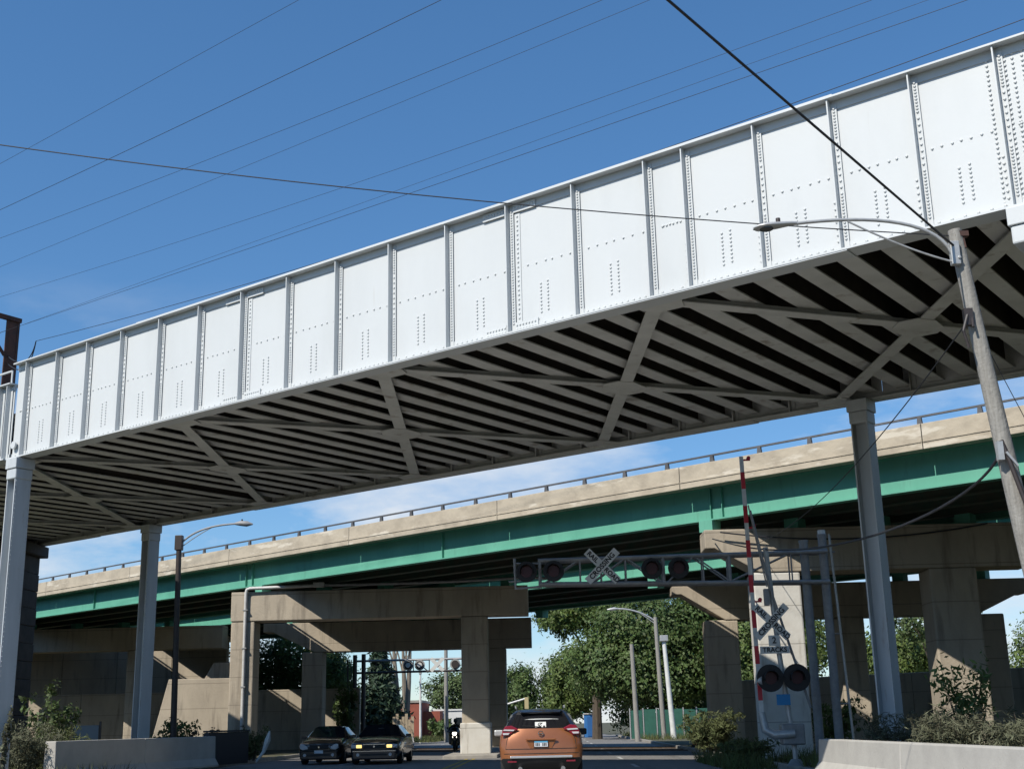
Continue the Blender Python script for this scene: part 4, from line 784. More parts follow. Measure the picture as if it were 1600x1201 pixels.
# --- oncoming sedans
def sedan(label, loc, rz, W, Hh, Ln, paint, lit):
    c = empty('sedan', loc, rz, label=label, cat='car', group='dark oncoming sedans'); ORG[c.name] = Vector((0, 0, 0))
    def rg(y, zs, xs, dy=(0, 0, 0, 0, 0, 0, 0, 0)): return [(xs[k] * W, y * Ln + dy[k], zs[k] * Hh) for k in range(8)]
    Xb = [0, 0.84, 0.97, 1.0, 0.965]
    rows = [rg(-0.5, [.28, .28, .36, .5, .60, .63, .65, .66], [0, .70, .86, .88, .84, .78, .5, 0]),
            rg(-0.47, [.19, .19, .30, .5, .63, .665, .68, .69], [0, .80, .95, .97, .93, .84, .5, 0]),
            rg(-0.31, [.12, .12, .29, .5, .645, .68, .70, .705], Xb + [.86, .5, 0]),
            rg(-0.17, [.12, .12, .29, .5, .65, .955, .985, .995], Xb + [.645, .5, 0]),
            rg(0.07, [.12, .12, .29, .5, .65, .955, .99, 1.0], Xb + [.655, .5, 0]),
            rg(0.22, [.12, .12, .29, .49, .635, .68, .70, .71], Xb + [.86, .5, 0]),
            rg(0.36, [.12, .12, .29, .48, .60, .635, .655, .665], [0, .83, .96, .985, .94, .82, .48, 0]),
            rg(0.46, [.12, .12, .29, .46, .54, .57, .585, .59], [0, .78, .93, .95, .90, .78, .46, 0]),
            rg(0.495, [.13, .13, .28, .44, .51, .53, .54, .545], [0, .70, .86, .88, .82, .70, .42, 0])]
    g = {(2, 5): 'rear_window', (2, 6): 'rear_window', (3, 4): 'side_window', (4, 4): 'side_window', (4, 5): 'windscreen', (4, 6): 'windscreen'}
    mbs = loft(rows, g, {0: ({}, FR), 8: ({}, FR)}, 'body')
    for nm, mm in (('body', paint), ('rear_window', M_glass), ('windscreen', M_glass)): weld(build(nm, mbs[nm], mm, c, smooth=45))
    for sx in (-1, 1):
        w = MB()
        for fc in mbs['side_window'].f:
            vs = [mbs['side_window'].v[i] for i in fc]
            if sum(v[0] for v in vs) * sx > 0: w.add(vs, [(0, 1, 2, 3)])
        weld(build('side_window', w, M_glass, c, smooth=45))
    yf = 0.495 * Ln
    for sx in (-1, 1):
        if lit:
            h = build('headlamp', MB().obox((sx * W * 0.68, yf + 0.035, 0.455 * Hh), (0.20, 0, 0), (-0.0, 0.06, 0), (0, 0, 0.065)), M_headdull, c, bevel=0.02)
            build('lit_lamp', MB().obox((sx * W * 0.58, yf + 0.10, 0.455 * Hh), (0.10, 0, 0), (0, 0.012, 0), (0, 0, 0.055)), M_headlit, h, bevel=0.01)
        else:
            w = MB(); w.prism([(sx * W * x, yf - 0.06, z * Hh) for x, z in ((0.50, 0.40), (0.52, 0.47), (0.72, 0.535), (0.84, 0.535), (0.86, 0.43), (0.74, 0.38))], (0, 0.15, 0)); build('headlamp', w, M_headdull, c, bevel=0.02)
        build('mirror', MB().obox((sx * W * 1.09, 0.13 * Ln, 0.70 * Hh), (0.10, 0, 0), (0, 0.06, 0), (0, 0, 0.06)), paint, c, bevel=0.025)
        build('fog_lamp', MB().disc((sx * W * 0.62, yf + 0.125, 0.25 * Hh), (0, 1, 0), 0.06, 0.04, 12), M_headdull, c)
        for y in (-0.285, 0.30): wheel(c, sx * (W - 0.13), y * Ln, 0.33, 0.21)
    gl_ = build('grille', MB().box(-W * 0.42, W * 0.42, yf + 0.08, yf + 0.125, 0.40 * Hh, 0.50 * Hh), M_plastic, c, bevel=0.02)
    build('grille_bar', MB().box(-W * 0.43, W * 0.43, yf + 0.127, yf + 0.137, 0.495 * Hh, 0.512 * Hh), M_chrome if lit else M_plastic, gl_)
    build('grille_badge', MB().disc((0, yf + 0.135, 0.45 * Hh), (0, 1, 0), 0.035, 0.02, 12), M_chrome, gl_)
    bp = build('bumper', MB().box(-W * 0.84, W * 0.84, yf - 0.02, yf + 0.13, 0.13 * Hh, 0.37 * Hh), paint, c, bevel=0.05)
    build('air_intake', MB().box(-W * 0.5, W * 0.5, yf + 0.125, yf + 0.135, 0.225 * Hh, 0.275 * Hh), M_plastic, bp)
    if not lit: build('number_plate', MB().box(-0.17, 0.17, yf + 0.132, yf + 0.145, 0.29 * Hh, 0.37 * Hh), M_plate, bp)
    else: build('bumper_strip', MB().box(-W * 0.82, W * 0.82, yf + 0.131, yf + 0.14, 0.33 * Hh, 0.345 * Hh), M_chrome, bp)
    build('rear_view_mirror', MB().box(-0.11, 0.11, 0.12 * Ln, 0.125 * Ln + 0.02, 0.875 * Hh, 0.905 * Hh), M_plastic, c)
sedan('black full size sedan with lit yellow front lamps in the inner oncoming lane', (-6.65, 51.15, 0.004), R(180), 0.98, 1.46, 5.3, M_carblack, True)
sedan('dark compact sedan with pale headlamps and number plate in the outer oncoming lane', (-8.95, 52.4, 0.004), R(178.5), 0.88, 1.44, 4.6, M_carnavy, False)

# --- motorcycle and rider
mc = empty('motorcycle', (-5.35, 72, 0.004), R(180), label='motorcycle with bright headlamp approaching beside the median pier', cat='motorcycle'); ORG[mc.name] = Vector((0, 0, 0))
for y, r in ((0.78, 0.33), (-0.72, 0.33)):
    w = MB(); n = 22
    for j in range(n):
        a = 2 * math.pi * j / n
        for k in range(8): b = 2 * math.pi * k / 8; w.v.append((0.07 * math.cos(b), y + (r - 0.07 + 0.07 * math.sin(b)) * math.cos(a), r + (r - 0.07 + 0.07 * math.sin(b)) * math.sin(a)))
    for j in range(n):
        for k in range(8): w.f.append((j * 8 + k, j * 8 + (k + 1) % 8, ((j + 1) % n) * 8 + (k + 1) % 8, ((j + 1) % n) * 8 + k))
    build('wheel', w, M_tyre, mc, smooth=True)
build('front_fork', MB().tube([(-0.11, 0.78, 0.33), (-0.12, 0.5, 1.0)], 0.035, 8).tube([(0.11, 0.78, 0.33), (0.12, 0.5, 1.0)], 0.035, 8), M_chrome, mc, smooth=True)
build('frame', MB().tube([(0, 0.5, 0.9), (0, 0.1, 0.45), (0, -0.5, 0.4), (0, -0.72, 0.33)], 0.10, 8), M_black, mc, smooth=True)
build('engine', MB().obox((0, 0.05, 0.48), (0.24, 0, 0), (0, 0.25, 0), (0, 0, 0.20)), M_darkpost, mc, bevel=0.06)
build('fuel_tank', MB().tube([(0, 0.45, 0.86), (0, 0.25, 0.90), (0, -0.05, 0.84)], [0.10, 0.18, 0.13], 12), M_carblack, mc, smooth=True)
build('seat', MB().obox((0, -0.35, 0.76), (0.15, 0, 0), (0, 0.38, 0), (0, 0, 0.06)), M_leather, mc, bevel=0.04)
build('front_fairing', MB().tube([(0, 0.42, 0.98), (0, 0.60, 0.95), (0, 0.70, 0.90)], [0.30, 0.26, 0.15], 14), M_carblack, mc, smooth=True)
build('headlamp', MB().disc((0, 0.72, 0.92), (0, 1, 0), 0.115, 0.05, 18), M_motolit, mc, smooth=True)
build('handlebar', MB().tube([(-0.42, 0.30, 1.02), (-0.2, 0.46, 1.06), (0.2, 0.46, 1.06), (0.42, 0.30, 1.02)], 0.02, 8), M_chrome, mc, smooth=True)
for sx in (-1, 1):
    build('saddlebag', MB().obox((sx * 0.30, -0.62, 0.52), (0.11, 0, 0), (0, 0.24, 0), (0, 0, 0.18)), M_carblack, mc, bevel=0.05)
    build('mirror', MB().tube([(sx * 0.33, 0.38, 1.06), (sx * 0.40, 0.36, 1.20)], 0.012, 6).disc((sx * 0.41, 0.36, 1.22), (0, 1, 0), 0.06, 0.02, 12), M_black, mc)
build('lower_fairing', MB().obox((0, 0.40, 0.58), (0.33, 0, 0), (0, 0.05, 0), (0, 0, 0.22)), M_carblack, mc, bevel=0.05)
def skin_body(name, verts, edges, radii, m, parent, root=0, sub=2):
    me = bpy.data.meshes.new(name); me.from_pydata(verts, edges, []); me.materials.append(m)
    o = bpy.data.objects.new(name, me); COL.objects.link(o); o.parent = parent; ORG[o.name] = Vector((0, 0, 0))
    sk = o.modifiers.new('skin', 'SKIN'); sk.use_smooth_shade = True
    if not me.skin_vertices: me.skin_vertices.new() if hasattr(me.skin_vertices, 'new') else None
    if me.skin_vertices:
        for i, r in enumerate(radii):
            me.skin_vertices[0].data[i].radius = r if isinstance(r, tuple) else (r, r)
            me.skin_vertices[0].data[i].use_root = (i == root)
    ss = o.modifiers.new('sub', 'SUBSURF'); ss.levels = 1; ss.render_levels = sub
    return o
pr = empty('person', (-5.35, 72, 0.82), R(180), label='rider in black jacket and helmet sitting on the approaching motorcycle', cat='person'); ORG[pr.name] = Vector((0, 0, 0))
z0 = 0.0
V = [(0, -0.30, 0.05), (0, -0.26, 0.28), (0, -0.20, 0.50), (0, -0.17, 0.60), (0, -0.14, 0.70)]
E_ = [(0, 1), (1, 2), (2, 3), (3, 4)]; RR = [(0.17, 0.13), (0.16, 0.12), (0.17, 0.12), 0.065, 0.06]
for sx in (-1, 1):
    b = len(V); V += [(sx * 0.20, -0.20, 0.50), (sx * 0.36, -0.02, 0.30), (sx * 0.40, 0.26, 0.22), (sx * 0.40, 0.33, 0.21), (sx * 0.11, -0.22, 0.0), (sx * 0.27, 0.20, 0.0), (sx * 0.26, 0.10, -0.42), (sx * 0.26, 0.22, -0.47)]
    RR += [0.075, 0.058, 0.042, 0.035, 0.105, 0.078, 0.052, 0.04]; E_ += [(2, b), (b, b + 1), (b + 1, b + 2), (b + 2, b + 3), (0, b + 4), (b + 4, b + 5), (b + 5, b + 6), (b + 6, b + 7)]
skin_body('body', V, E_, RR, M_leather, pr)
w = MB(); nn = 14
for i in range(9):
    t = math.pi * i / 8
    for j in range(nn): a = 2 * math.pi * j / nn; w.v.append((0.115 * math.sin(t) * math.cos(a), -0.12 + 0.14 * math.sin(t) * math.sin(a), 0.79 + 0.135 * math.cos(t)))
for i in range(8):
    for j in range(nn): w.f.append((i * nn + j, i * nn + (j + 1) % nn, (i + 1) * nn + (j + 1) % nn, (i + 1) * nn + j))
hm = build('helmet', w, M_black, pr, smooth=True)
w = MB(); w.prism([(-0.085, 0.0, 0.83), (0.085, 0.0, 0.83), (0.075, 0.01, 0.75), (-0.075, 0.01, 0.75)], (0, 0.022, 0)); build('visor', w, M_glass, hm)
for sx in (-1, 1):
    for k in range(4):
        x = sx * 0.40 + (k - 1.5) * 0.022; build('finger', MB().tube([(x, 0.33, 0.235), (x, 0.375, 0.225), (x, 0.37, 0.19), (x, 0.335, 0.18)], 0.011, 6), M_leather, pr, smooth=True)
    build('thumb', MB().tube([(sx * 0.35, 0.31, 0.215), (sx * 0.345, 0.35, 0.19), (sx * 0.355, 0.365, 0.175)], 0.012, 6), M_leather, pr, smooth=True)

# ------------------------------------------------------------------ trees and plants
def leaf_mesh(name, blobs, size, m, parent, clump=30, spread=0.16, kind=None, hollow=0.55, long=1.7):
    Vs = []; 
    for cx, cy, cz, rx, ry, rz, n in blobs:
        nc = max(3, n // clump)
        d = rng.normal(size=(nc, 3)); d /= np.linalg.norm(d, axis=1)[:, None]
        rad = hollow + (1 - hollow) * rng.random(nc) ** 0.6
        rad *= 1 + 0.22 * np.sin(3.1 * d[:, 0] * 2 + cx) * np.cos(2.7 * d[:, 2] * 2 + cy) + 0.10 * rng.normal(size=nc)
        cc = d * rad[:, None]
        cl = np.repeat(cc, clump, axis=0) + rng.normal(size=(nc * clump, 3)) * spread * rng.uniform(0.6, 1.3, size=(nc * clump, 1))
        pts = cl * np.array([rx, ry, rz]) + np.array([cx, cy, cz])
        nn = len(pts); nr = np.repeat(d, clump, axis=0) * 1.1 + rng.normal(size=(nn, 3)) * 0.5 + np.array([0, 0, 0.35]); nr /= np.linalg.norm(nr, axis=1)[:, None]
        t = np.cross(nr, rng.normal(size=(nn, 3))); t /= np.linalg.norm(t, axis=1)[:, None]; b = np.cross(nr, t)
        sz = size * rng.uniform(0.55, 1.35, size=(nn, 1))
        q = np.stack([pts - t * sz * long / 2, pts - b * sz * 0.5 - nr * sz * 0.12, pts + t * sz * long / 2, pts + b * sz * 0.5 - nr * sz * 0.12], axis=1); Vs.append(q.reshape(-1, 3))
    A = np.concatenate(Vs); o0 = org(parent) if parent is not None else Vector((0, 0, 0)); A = A - np.array(o0)
    nf = len(A) // 4; me = bpy.data.meshes.new(name); me.vertices.add(len(A)); me.vertices.foreach_set('co', A.ravel().astype(np.float32))
    me.loops.add(nf * 4); me.loops.foreach_set('vertex_index', np.arange(nf * 4, dtype=np.int32)); me.polygons.add(nf); me.polygons.foreach_set('loop_start', np.arange(0, nf * 4, 4, dtype=np.int32)); me.polygons.foreach_set('loop_total', np.full(nf, 4, dtype=np.int32)); me.update(); me.validate()
    me.materials.append(m); o = bpy.data.objects.new(name, me); COL.objects.link(o)
    if parent is not None: o.parent = parent
    ORG[o.name] = o0
    if kind: o['kind'] = kind
    return o
def tree(label, x, y, h0, blobs, size, m, group, tr=0.3, name='broadleaf_tree', clump=44, spread=0.13):
    size *= 0.60; blobs = [(*b[:6], int(b[6] * 3.2)) for b in blobs]
    o = empty(name, (x, y, 0), label=label, cat='tree', group=group)
    w = MB(); top = max(b[2] for b in blobs); w.tube([(x, y, 0), (x + tr * 0.2, y, h0 * 0.6), (x, y, h0), (x + 0.1, y, (h0 + top) / 2)], [tr * 1.25, tr, tr * 0.85, tr * 0.4], 8)
    for cx, cy, cz, rx, ry, rz, n in blobs:
        w.tube([(x, y, h0 * 0.85), ((x + cx) / 2, (y + cy) / 2, (h0 + cz) / 2 + 0.3), (cx, cy, cz)], [tr * 0.5, tr * 0.3, tr * 0.1], 6)
    build('trunk', w, M_bark, o, smooth=True); leaf_mesh('crown', blobs, size, m, o, clump, spread); return o
GT = 'trees beyond the overpass'
tree('largest dark green tree right of the road behind the leaning poles', 9.5, 104, 3.5, [(8.5, 103, 8.6, 5.2, 4.0, 3.2, 6500), (5.2, 102, 5.6, 3.6, 3, 2.6, 3500), (12.5, 104, 6.4, 4.6, 3.5, 3.2, 5000), (8.5, 102, 4.4, 4.6, 3, 2.2, 3500), (13.6, 103, 10.6, 3.6, 3, 2.6, 3500)], 0.30, M_leafdark, GT, 0.45)
tree('tree with one crown limb hanging out against the sky', 3.8, 108, 6, [(2.6, 107, 11.0, 3.2, 2.6, 2.2, 2600), (1.0, 106, 10.0, 2.0, 1.8, 1.6, 1300), (5.0, 108, 12.4, 3.4, 2.6, 2.2, 2400)], 0.30, M_leaf, GT, 0.35)
tree('lighter green tree stepping down left of the largest tree', 3.4, 122, 2.5, [(2.9, 121, 5.6, 2.8, 2.6, 3.0, 3800), (1.2, 122, 3.6, 1.9, 2.2, 2.4, 2400)], 0.30, M_leaf, GT, 0.3)
tree('pale green tree farthest along the right side of the road', 1.8, 150, 2.5, [(1.6, 150, 5.2, 2.6, 2.6, 3.4, 3000), (0.3, 151, 3.2, 1.8, 2, 2.2, 1500)], 0.34, M_leafpale, GT, 0.3)
tree('low shrubby tree beside the green fence', 10.5, 112, 1.5, [(9.0, 112, 2.6, 3.4, 2, 2.2, 2200), (14.0, 112, 3.0, 4.0, 2, 2.6, 2600)], 0.28, M_leafdark, GT, 0.2)
tree('green tree filling the gap between the two right piers', 16.5, 96, 3, [(15.5, 96, 5.6, 3.4, 3, 3.6, 5200), (18.5, 97, 7.0, 3.4, 3, 3.2, 3000)], 0.26, M_leaf, GT, 0.3)
tree('tree seen in the middle opening under the right overpass', 26, 92, 3, [(24.6, 92, 5.0, 3.0, 3, 2.4, 3600), (28.0, 92, 5.2, 3.0, 3, 3.0, 3600)], 0.26, M_leaf, GT, 0.3)
tree('thin branched tree above the middle opening at the right', 25.5, 86, 5, [(24.2, 86, 7.6, 1.6, 1.4, 1.6, 700), (27.0, 86, 7.0, 1.2, 1.2, 1.4, 500)], 0.22, M_leafpale, GT, 0.16)
tree('bushy tree at the far right picture edge', 37, 92, 3, [(36.5, 92, 4.8, 3.4, 3, 3.0, 4200), (41, 92, 5.4, 4, 3, 3.6, 3000)], 0.26, M_leaf, GT, 0.3)
tree('slim young tree against the sky at the far right', 33.8, 84, 5, [(33.2, 84, 7.4, 0.9, 0.9, 1.4, 420), (34.4, 84, 6.4, 0.9, 0.9, 1.2, 380)], 0.20, M_leafpale, GT, 0.10)
tree('rounded tree above the roofs left of the orange car', -4.0, 150, 2.5, [(-4.2, 150, 4.8, 3.0, 2.6, 3.0, 3600), (-6.5, 150, 3.6, 2.4, 2, 2.4, 1800)], 0.34, M_leafdark, GT, 0.3)
tree('hazy round tree behind the low white building', -13.5, 190, 3, [(-13.5, 190, 6.0, 4.6, 3, 3.4, 3200), (-9.0, 190, 5.2, 3.2, 3, 3.0, 2000)], 0.42, M_leafpale, GT, 0.3)
tree('tall dark tree behind the retaining wall at left', -19, 95, 3, [(-18.6, 95, 6.0, 3.2, 2.6, 3.6, 4200), (-16.4, 95, 4.0, 2.0, 2, 2.6, 2200), (-21.5, 95, 5.0, 2.6, 2, 3.0, 2200)], 0.26, M_leafdark, GT, 0.3)
tree('leafy shrub tree beside the far signal masts', -15.6, 91, 1.5, [(-15.4, 91, 3.6, 1.4, 1.4, 2.8, 2600)], 0.22, M_leaf, GT, 0.14)
# conifer
cf = empty('conifer_tree', (-13.6, 102, 0), label='dark conifer behind the far signal gantry', cat='tree', group=GT)
build('trunk', MB().tube([(-13.6, 102, 0), (-13.6, 102, 7.4)], [0.18, 0.03], 8), M_bark, cf, smooth=True)
leaf_mesh('crown', [(-13.6 + rr * 0.55 * math.cos(a), 102 + rr * 0.55 * math.sin(a), z, 0.34 + rr * 0.45, 0.34 + rr * 0.45, 0.30, 130) for z in np.arange(1.2, 7.4, 0.32) for rr in [(7.6 - z) * 0.30] for a in np.linspace(0, 2 * math.pi, 6)[:-1] + z * 3.1], 0.17, M_needle, cf, 26, 0.34, hollow=0.2, long=2.6)

def shrub(label, x, y, h, r, n, size, m, name='shrub', group='weeds and shrubs', stems=7, z0=0.12, long=1.8, hollow=0.3, spread=0.2):
    o = empty(name, (x, y, z0), label=label, cat='shrub', group=group); w = MB(); bl_ = []
    for k in range(stems):
        a = random.uniform(0, 2 * math.pi); rr = r * math.sqrt(random.random()) * 0.8; hh = h * random.uniform(0.55, 1.0); tx, ty_ = x + rr * math.cos(a), y + rr * math.sin(a)
        w.tube([(x + rr * 0.3 * math.cos(a), y + rr * 0.3 * math.sin(a), z0), ((x + tx) / 2, (y + ty_) / 2, z0 + hh * 0.55), (tx, ty_, z0 + hh)], [0.018, 0.012, 0.004], 5)
        for f_ in (0.45, 0.72, 0.95): bl_.append((x + (tx - x) * f_, y + (ty_ - y) * f_, z0 + hh * f_, r * 0.30, r * 0.30, h * 0.17, max(12, n // (stems * 3))))
    build('stems', w, M_bark, o); leaf_mesh('leaves', bl_, size, m, o, 12, spread, hollow=hollow, long=long); return o
shrub('leafy shrub beside the sunlit left bridge column', -15.6, 39.8, 2.5, 0.95, 2200, 0.085, M_leafpale, stems=11)
shrub('dry bushy weeds at the foot of the left bridge column', -15.0, 36.5, 1.55, 1.2, 6000, 0.028, M_weedgrey, stems=22, long=6)
shrub('pale weeds between the left column and the barrier end', -14.6, 38.6, 1.5, 0.9, 4500, 0.028, M_weed, stems=18, long=6)
shrub('low green weed in the bottom left corner', -15.3, 34.0, 1.45, 0.8, 1800, 0.055, M_leafpale, stems=12, long=3)
shrub('whitish climbing plant on the left bridge column base', -14.55, 34.0, 2.0, 0.28, 300, 0.06, M_weedgrey, stems=4)
shrub('dark shrub at the foot of the dark lamp post', -15.6, 53.5, 1.7, 1.3, 2000, 0.085, M_leafdark, stems=11)
shrub('red tinged low plant beside the dark panel barrier', -13.9, 52.0, 1.3, 0.9, 1200, 0.07, mat('leaf_reddish', (0.10, 0.055, 0.04), 0.7, col2=(0.06, 0.07, 0.03), nscale=2, island=0.4, trans=0.2), stems=9)
shrub('grassy weed clump under the conduit of the straddle pier', -12.6, 54.0, 1.35, 0.8, 3000, 0.035, M_weed, stems=16, long=5)
shrub('dark leafy sapling between column and pier at the right', 8.75, 27.6, 2.4, 0.75, 1100, 0.06, M_leafdark, stems=10, long=2.8, spread=0.3)
shrub('tall feathery weed in front of the right steel column', 8.0, 26.4, 1.3, 1.0, 6500, 0.024, M_weedgrey, stems=26, long=7)
shrub('feathery weed clump behind the right barrier', 9.0, 25.0, 1.25, 1.1, 7000, 0.024, M_weedgrey, stems=26, long=7)
shrub('arching weed clump at the right picture edge', 10.0, 23.9, 1.5, 1.1, 6500, 0.024, M_weed, stems=26, long=7)
shrub('low weeds at the foot of the shaded right column', 7.4, 28.4, 1.2, 0.8, 3500, 0.024, M_weedgrey, stems=16, long=6)
shrub('sunlit grassy bush left of the crossing gate', 5.75, 47.4, 1.45, 1.2, 7000, 0.038, M_weed, stems=26, long=5)
shrub('shaded green weeds along the road edge by the gate', 5.7, 38.6, 0.62, 1.1, 4500, 0.035, M_grass, stems=22, long=5)
shrub('dense brush beneath the far right pier', 10.5, 48.5, 1.9, 1.6, 2200, 0.085, M_leafdark, stems=14)
shrub('climbing foliage patch in front of the left retaining wall', -12.5, 78.6, 3.9, 1.1, 1800, 0.12, M_leafdark, stems=10)

# unseen wood, added to block low sky light from under the decks
wood = []
for k in range(150):
    a = R(38 + 284 * k / 149); r_ = random.uniform(78, 96); hh = random.uniform(8.5, 13.5)
    wood.append((r_ * math.sin(a), r_ * math.cos(a) + 20, hh * 0.5, 4.2, 4.2, hh * 0.56, 520))
tag(leaf_mesh('sky_blocking_wood', wood, 0.62, M_leafdark, None, 26, 0.16, 'stuff', hollow=0.2), 'unseen wood added round the crossing to block low sky light', 'wood')
# grass on the verges (stuff)
def blades(name, label, areas, m, h, n):
    A = []
    for x0, x1, y0, y1, z, k in areas:
        px = rng.uniform(x0, x1, k); py_ = rng.uniform(y0, y1, k); a = rng.uniform(0, 2 * np.pi, k); hh = h * rng.uniform(0.4, 1.2, k); ww = 0.018; lean = rng.normal(size=(k, 2)) * 0.35 * hh[:, None]
        p0 = np.stack([px - ww * np.cos(a), py_ - ww * np.sin(a), np.full(k, z)], 1); p1 = np.stack([px + ww * np.cos(a), py_ + ww * np.sin(a), np.full(k, z)], 1); p2 = np.stack([px + lean[:, 0], py_ + lean[:, 1], z + hh], 1); A.append(np.stack([p0, p1, p2], 1).reshape(-1, 3))
    A = np.concatenate(A); nf = len(A) // 3; me = bpy.data.meshes.new(name); me.from_pydata(A.tolist(), [], [(3 * i, 3 * i + 1, 3 * i + 2) for i in range(nf)]); me.materials.append(m); o = bpy.data.objects.new(name, me); COL.objects.link(o); tag(o, label, 'grass', None, 'stuff')
blades('grass', 'rough grass along both road verges', [(6.5, 13, 14, 40, 0.13, 9000), (4.8, 6.2, 36, 44, 0.0, 1800), (-20, -13, 34, 57, 0.13, 9000), (-16, -9, 100, 124, 0.13, 6000), (6.5, 16, 86, 122, 0.13, 5000)], M_grass, 0.42, 0)

# ------------------------------------------------------------------ far things: buildings, poles, fence, signals
br = empty('brick_building', (-14, 124, 0), label='red brick building beyond the crossing', cat='building')
build('wall', MB().box(-16.4, -12.2, 121, 129, 0, 3.5), M_brick, br); build('parapet', MB().box(-16.5, -12.1, 120.9, 129.1, 3.5, 3.72), M_kerb, br)
build('lower_wing', MB().box(-12.19, -10.6, 123, 129, 0, 2.7), M_brick, br)
for x in (-15.6, -14.2): w_ = build('window', MB().box(x, x + 0.8, 120.93, 120.98, 1.0, 2.2), M_window, br); build('window_sill', MB().box(x - 0.05, x + 0.85, 120.85, 120.99, 0.9, 0.98), M_kerb, w_)
wh = empty('white_building', (-8, 134, 0), label='low white rendered building behind the motorcycle', cat='building')
build('wall', MB().box(-11.6, -5.8, 126, 134, 0, 2.75), M_whitewall, wh); build('parapet', MB().box(-11.7, -5.7, 125.9, 134.1, 2.75, 2.9), M_whitewall, wh)
for x in (-9.3, -7.4): build('window', MB().box(x, x + 0.55, 125.94, 125.985, 1.4, 2.1), M_window, wh)
build('door', MB().box(-10.6, -9.8, 125.93, 125.985, 0.1, 2.0), M_darkpost, wh)
shrub('dark hedge bush in front of the low white building', -10.0, 118, 1.9, 1.5, 1500, 0.2, M_leafdark, stems=12, spread=0.3)
def far_pole(label, x0, x1, y, h, r, m, name='utility_pole', arm=None, group='poles beyond the overpass', head=None, z0=0.0):
    o = empty(name, (x0, y, z0), label=label, cat='pole', group=group); build('shaft', MB().tube([(x0, y, z0), (x1, y, h)], [r * 1.2, r * 0.85], 10), m, o, smooth=True)
    if arm:
        for (ax, az) in arm: build('crossarm', MB().box(x1 - ax, x1 + ax, y - 0.06, y + 0.06, az, az + 0.12), m, o)
    if head: build('pole_head', MB().box(x1 - head, x1 + head, y - head, y + head, h, h + head * 1.5), M_lamp, o, bevel=0.03)
    return o
far_pole('plain leaning wooden pole right of the road behind the orange car', 5.95, 5.82, 90, 6.6, 0.16, M_wood)
far_pole('white banded leaning pole with crown fitting right of the plain one', 8.55, 8.2, 91, 6.8, 0.17, M_signwhite, head=0.28)
lo = far_pole('wooden street lamp pole behind the white banded pole', 7.95, 7.75, 92, 8.6, 0.16, M_wood)
build('lamp_arm', MB().tube(bez([(7.75, 92, 8.3), (6.9, 92, 9.0), (5.8, 92, 9.3), (4.9, 92, 9.25)]), 0.06, 8).tube(bez([(7.75, 92, 8.1), (7.1, 92, 8.6), (6.6, 92, 8.95)]), 0.03, 6), M_lamp, lo, smooth=True)
build('lamp_head', MB().tube([(5.1, 92, 9.26), (4.8, 92, 9.26), (4.3, 92, 9.22)], [0.06, 0.13, 0.05], 8), M_lamp, lo, smooth=True)
far_pole('grey pole with crossarm in front of the white building', -8.95, -8.93, 110, 8.6, 0.17, M_wood, arm=[(0.9, 7.9)])
far_pole('slim pale pole with signal box in front of the brick wall', -10.95, -10.95, 108, 5.6, 0.09, M_signwhite, head=0.12)
for k, (xa, xb, hh, lab) in enumerate(((-12.2, -12.9, 9.5, 'bare dead trunk leaning left beside the brick building'), (-11.9, -11.4, 9.8, 'bare dead trunk leaning right beside the brick building'), (-12.0, -12.25, 9.0, 'upright bare dead trunk between two leaning ones'))):
    dt = empty('dead_tree', (xa, 104 + k, 0), label=lab, cat='tree', group='bare trunks by the brick building')
    w = MB(); w.tube([(xa, 104 + k, 0), ((xa + xb) / 2 + 0.05, 104 + k, hh * 0.5), (xb, 104 + k, hh)], [0.34 - 0.06 * k, 0.20, 0.07], 8); build('trunk', w, M_drywood, dt, smooth=True)
    w = MB(); w.tube([((xa + xb) / 2, 104 + k, hh * 0.6), (xb - 0.7, 104 + k, hh * 0.95)], [0.09, 0.03], 6); w.tube([((xa + xb) / 2, 104 + k, hh * 0.7), (xb + 0.8, 104 + k, hh * 1.02)], [0.08, 0.03], 6); build('branch', w, M_drywood, dt, smooth=True)
wd = empty('timber_stockade', (-11.6, 100, 0), label='pale timber palisade below the bare trunks', cat='fence')
for k in range(7): build('plank', MB().box(-12.3 + k * 0.24, -12.09 + k * 0.24, 100, 100.08, 0.05, 2.1 + 0.25 * math.sin(k * 2.1)), mat('pale_timber', (0.42, 0.34, 0.23), 0.9, col2=(0.33, 0.26, 0.17), nscale=3), wd)
fe = empty('green_fence', (9, 97, 0), label='green mesh covered fence below the largest tree', cat='fence')
for k in range(6):
    x = 5.9 + k * 1.0; build('fence_panel', MB().box(x + 0.05, x + 0.93, 97.0, 97.04, 0.1, 2.15 + 0.05 * (k % 2)), M_fencegreen, fe); build('post', MB().box(x - 0.04, x + 0.04, 96.96, 97.06, 0.05, 2.3), M_lamp, fe)
pt = empty('portable_cabin', (3.4, 112, 0), label='blue portable cabin beyond the road right of the orange car', cat='cabin')
build('body', MB().box(2.85, 4.15, 111.4, 112.6, 0.1, 2.0), M_tarp, pt, bevel=0.04); build('roof', MB().box(2.78, 4.22, 111.33, 112.67, 2.0, 2.12), M_lamp, pt, bevel=0.04); build('door', MB().box(3.1, 3.85, 111.36, 111.395, 0.2, 1.85), mat('blue_door', (0.02, 0.11, 0.32), 0.6), pt)
ba = empty('traffic_barrel', (6.95, 62, 0.13), label='orange and white striped traffic barrel near the right pier', cat='traffic barrel')
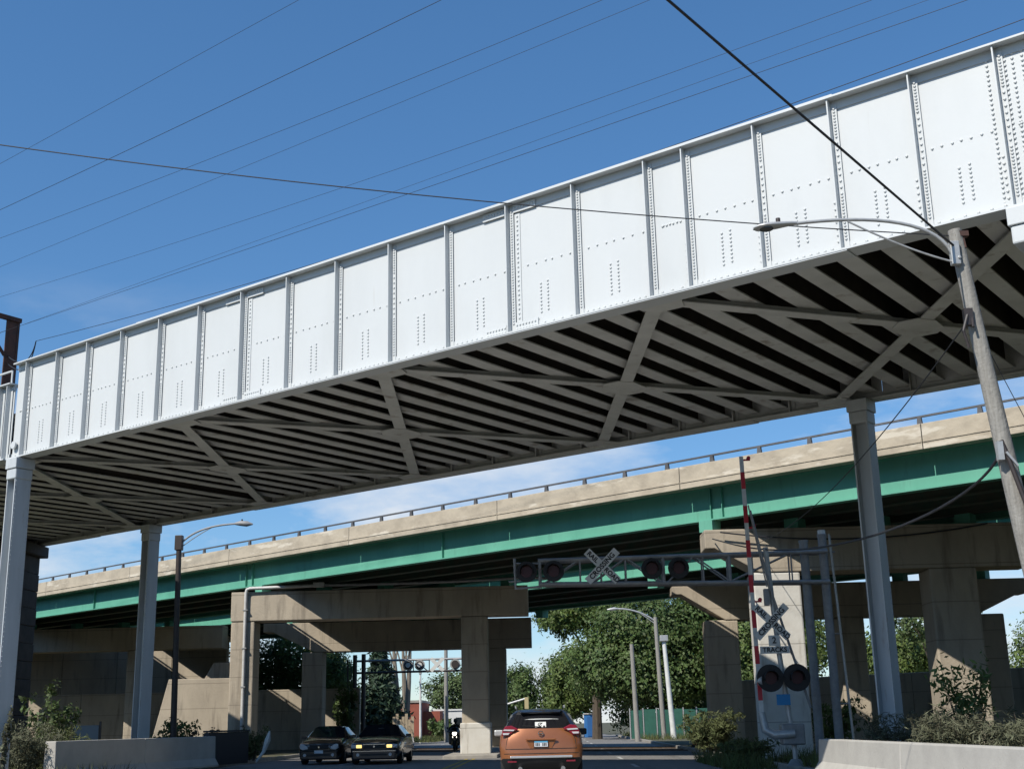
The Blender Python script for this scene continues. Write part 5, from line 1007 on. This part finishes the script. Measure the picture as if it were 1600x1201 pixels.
for k, (z, mm) in enumerate(((0.13, M_plastic), (0.23, M_barrelo), (0.42, M_signwhite), (0.57, M_barrelo), (0.76, M_signwhite), (0.91, M_barrelo))):
    zz = [0.13, 0.23, 0.42, 0.57, 0.76, 0.91, 1.08]; r = 0.36 if k == 0 else 0.29 - 0.014 * k; build('base' if k == 0 else 'band', MB().disc((6.95, 62, (zz[k] + zz[k + 1]) / 2), (0, 0, 1), r, zz[k + 1] - zz[k], 20, r - 0.012), mm, ba, smooth=True)
build('handle', MB().box(6.87, 7.03, 61.97, 62.03, 1.08, 1.17), M_barrelo, ba, bevel=0.02)
sgp = empty('traffic_signal_mast', (3.6, 130, 0), label='traffic signal mast arm at the far intersection right of the orange car', cat='traffic signal')
build('mast', MB().tube([(3.6, 130, 0), (3.6, 130, 5.2)], [0.14, 0.11], 8), M_lamp, sgp, smooth=True)
build('mast_arm', MB().tube([(3.6, 130, 2.6), (1.4, 130, 3.2), (-0.3, 130, 3.55)], 0.09, 8), M_lamp, sgp, smooth=True); build('lower_arm', MB().tube([(3.6, 130, 2.2), (1.2, 130, 2.9)], 0.06, 8), M_lamp, sgp, smooth=True)
for x, z in ((-0.25, 3.3), (1.2, 3.05)): hd = build('signal_head', MB().box(x - 0.16, x + 0.16, 129.8, 130.05, z - 0.55, z + 0.45), mat('signal_cream', (0.46, 0.38, 0.20), 0.5), sgp, bevel=0.03)
build('street_name_sign', MB().box(2.4, 3.5, 129.85, 129.88, 2.15, 2.4), mat('sign_green', (0.02, 0.25, 0.20), 0.5), sgp)
build('lamp_arm', MB().tube(bez([(3.2, 130, 4.3), (2.2, 130, 5.3), (1.4, 130, 5.5)]), 0.05, 6), M_lamp, sgp, smooth=True)
sg2 = empty('traffic_signal_mast', (-5.0, 126, 0), label='cream traffic signal mast arm above the left side of the orange car', cat='traffic signal')
build('mast', MB().tube([(-5.6, 126, 0), (-5.6, 126, 3.6)], [0.14, 0.11], 8), M_lamp, sg2, smooth=True)
build('mast_arm', MB().tube([(-5.6, 126, 2.9), (-2.4, 126, 3.75)], 0.09, 8), M_lamp, sg2, smooth=True)
build('signal_head', MB().box(-2.55, -2.15, 125.8, 126.05, 2.75, 3.85), mat('signal_cream', (0.46, 0.38, 0.20), 0.5), sg2, bevel=0.03)
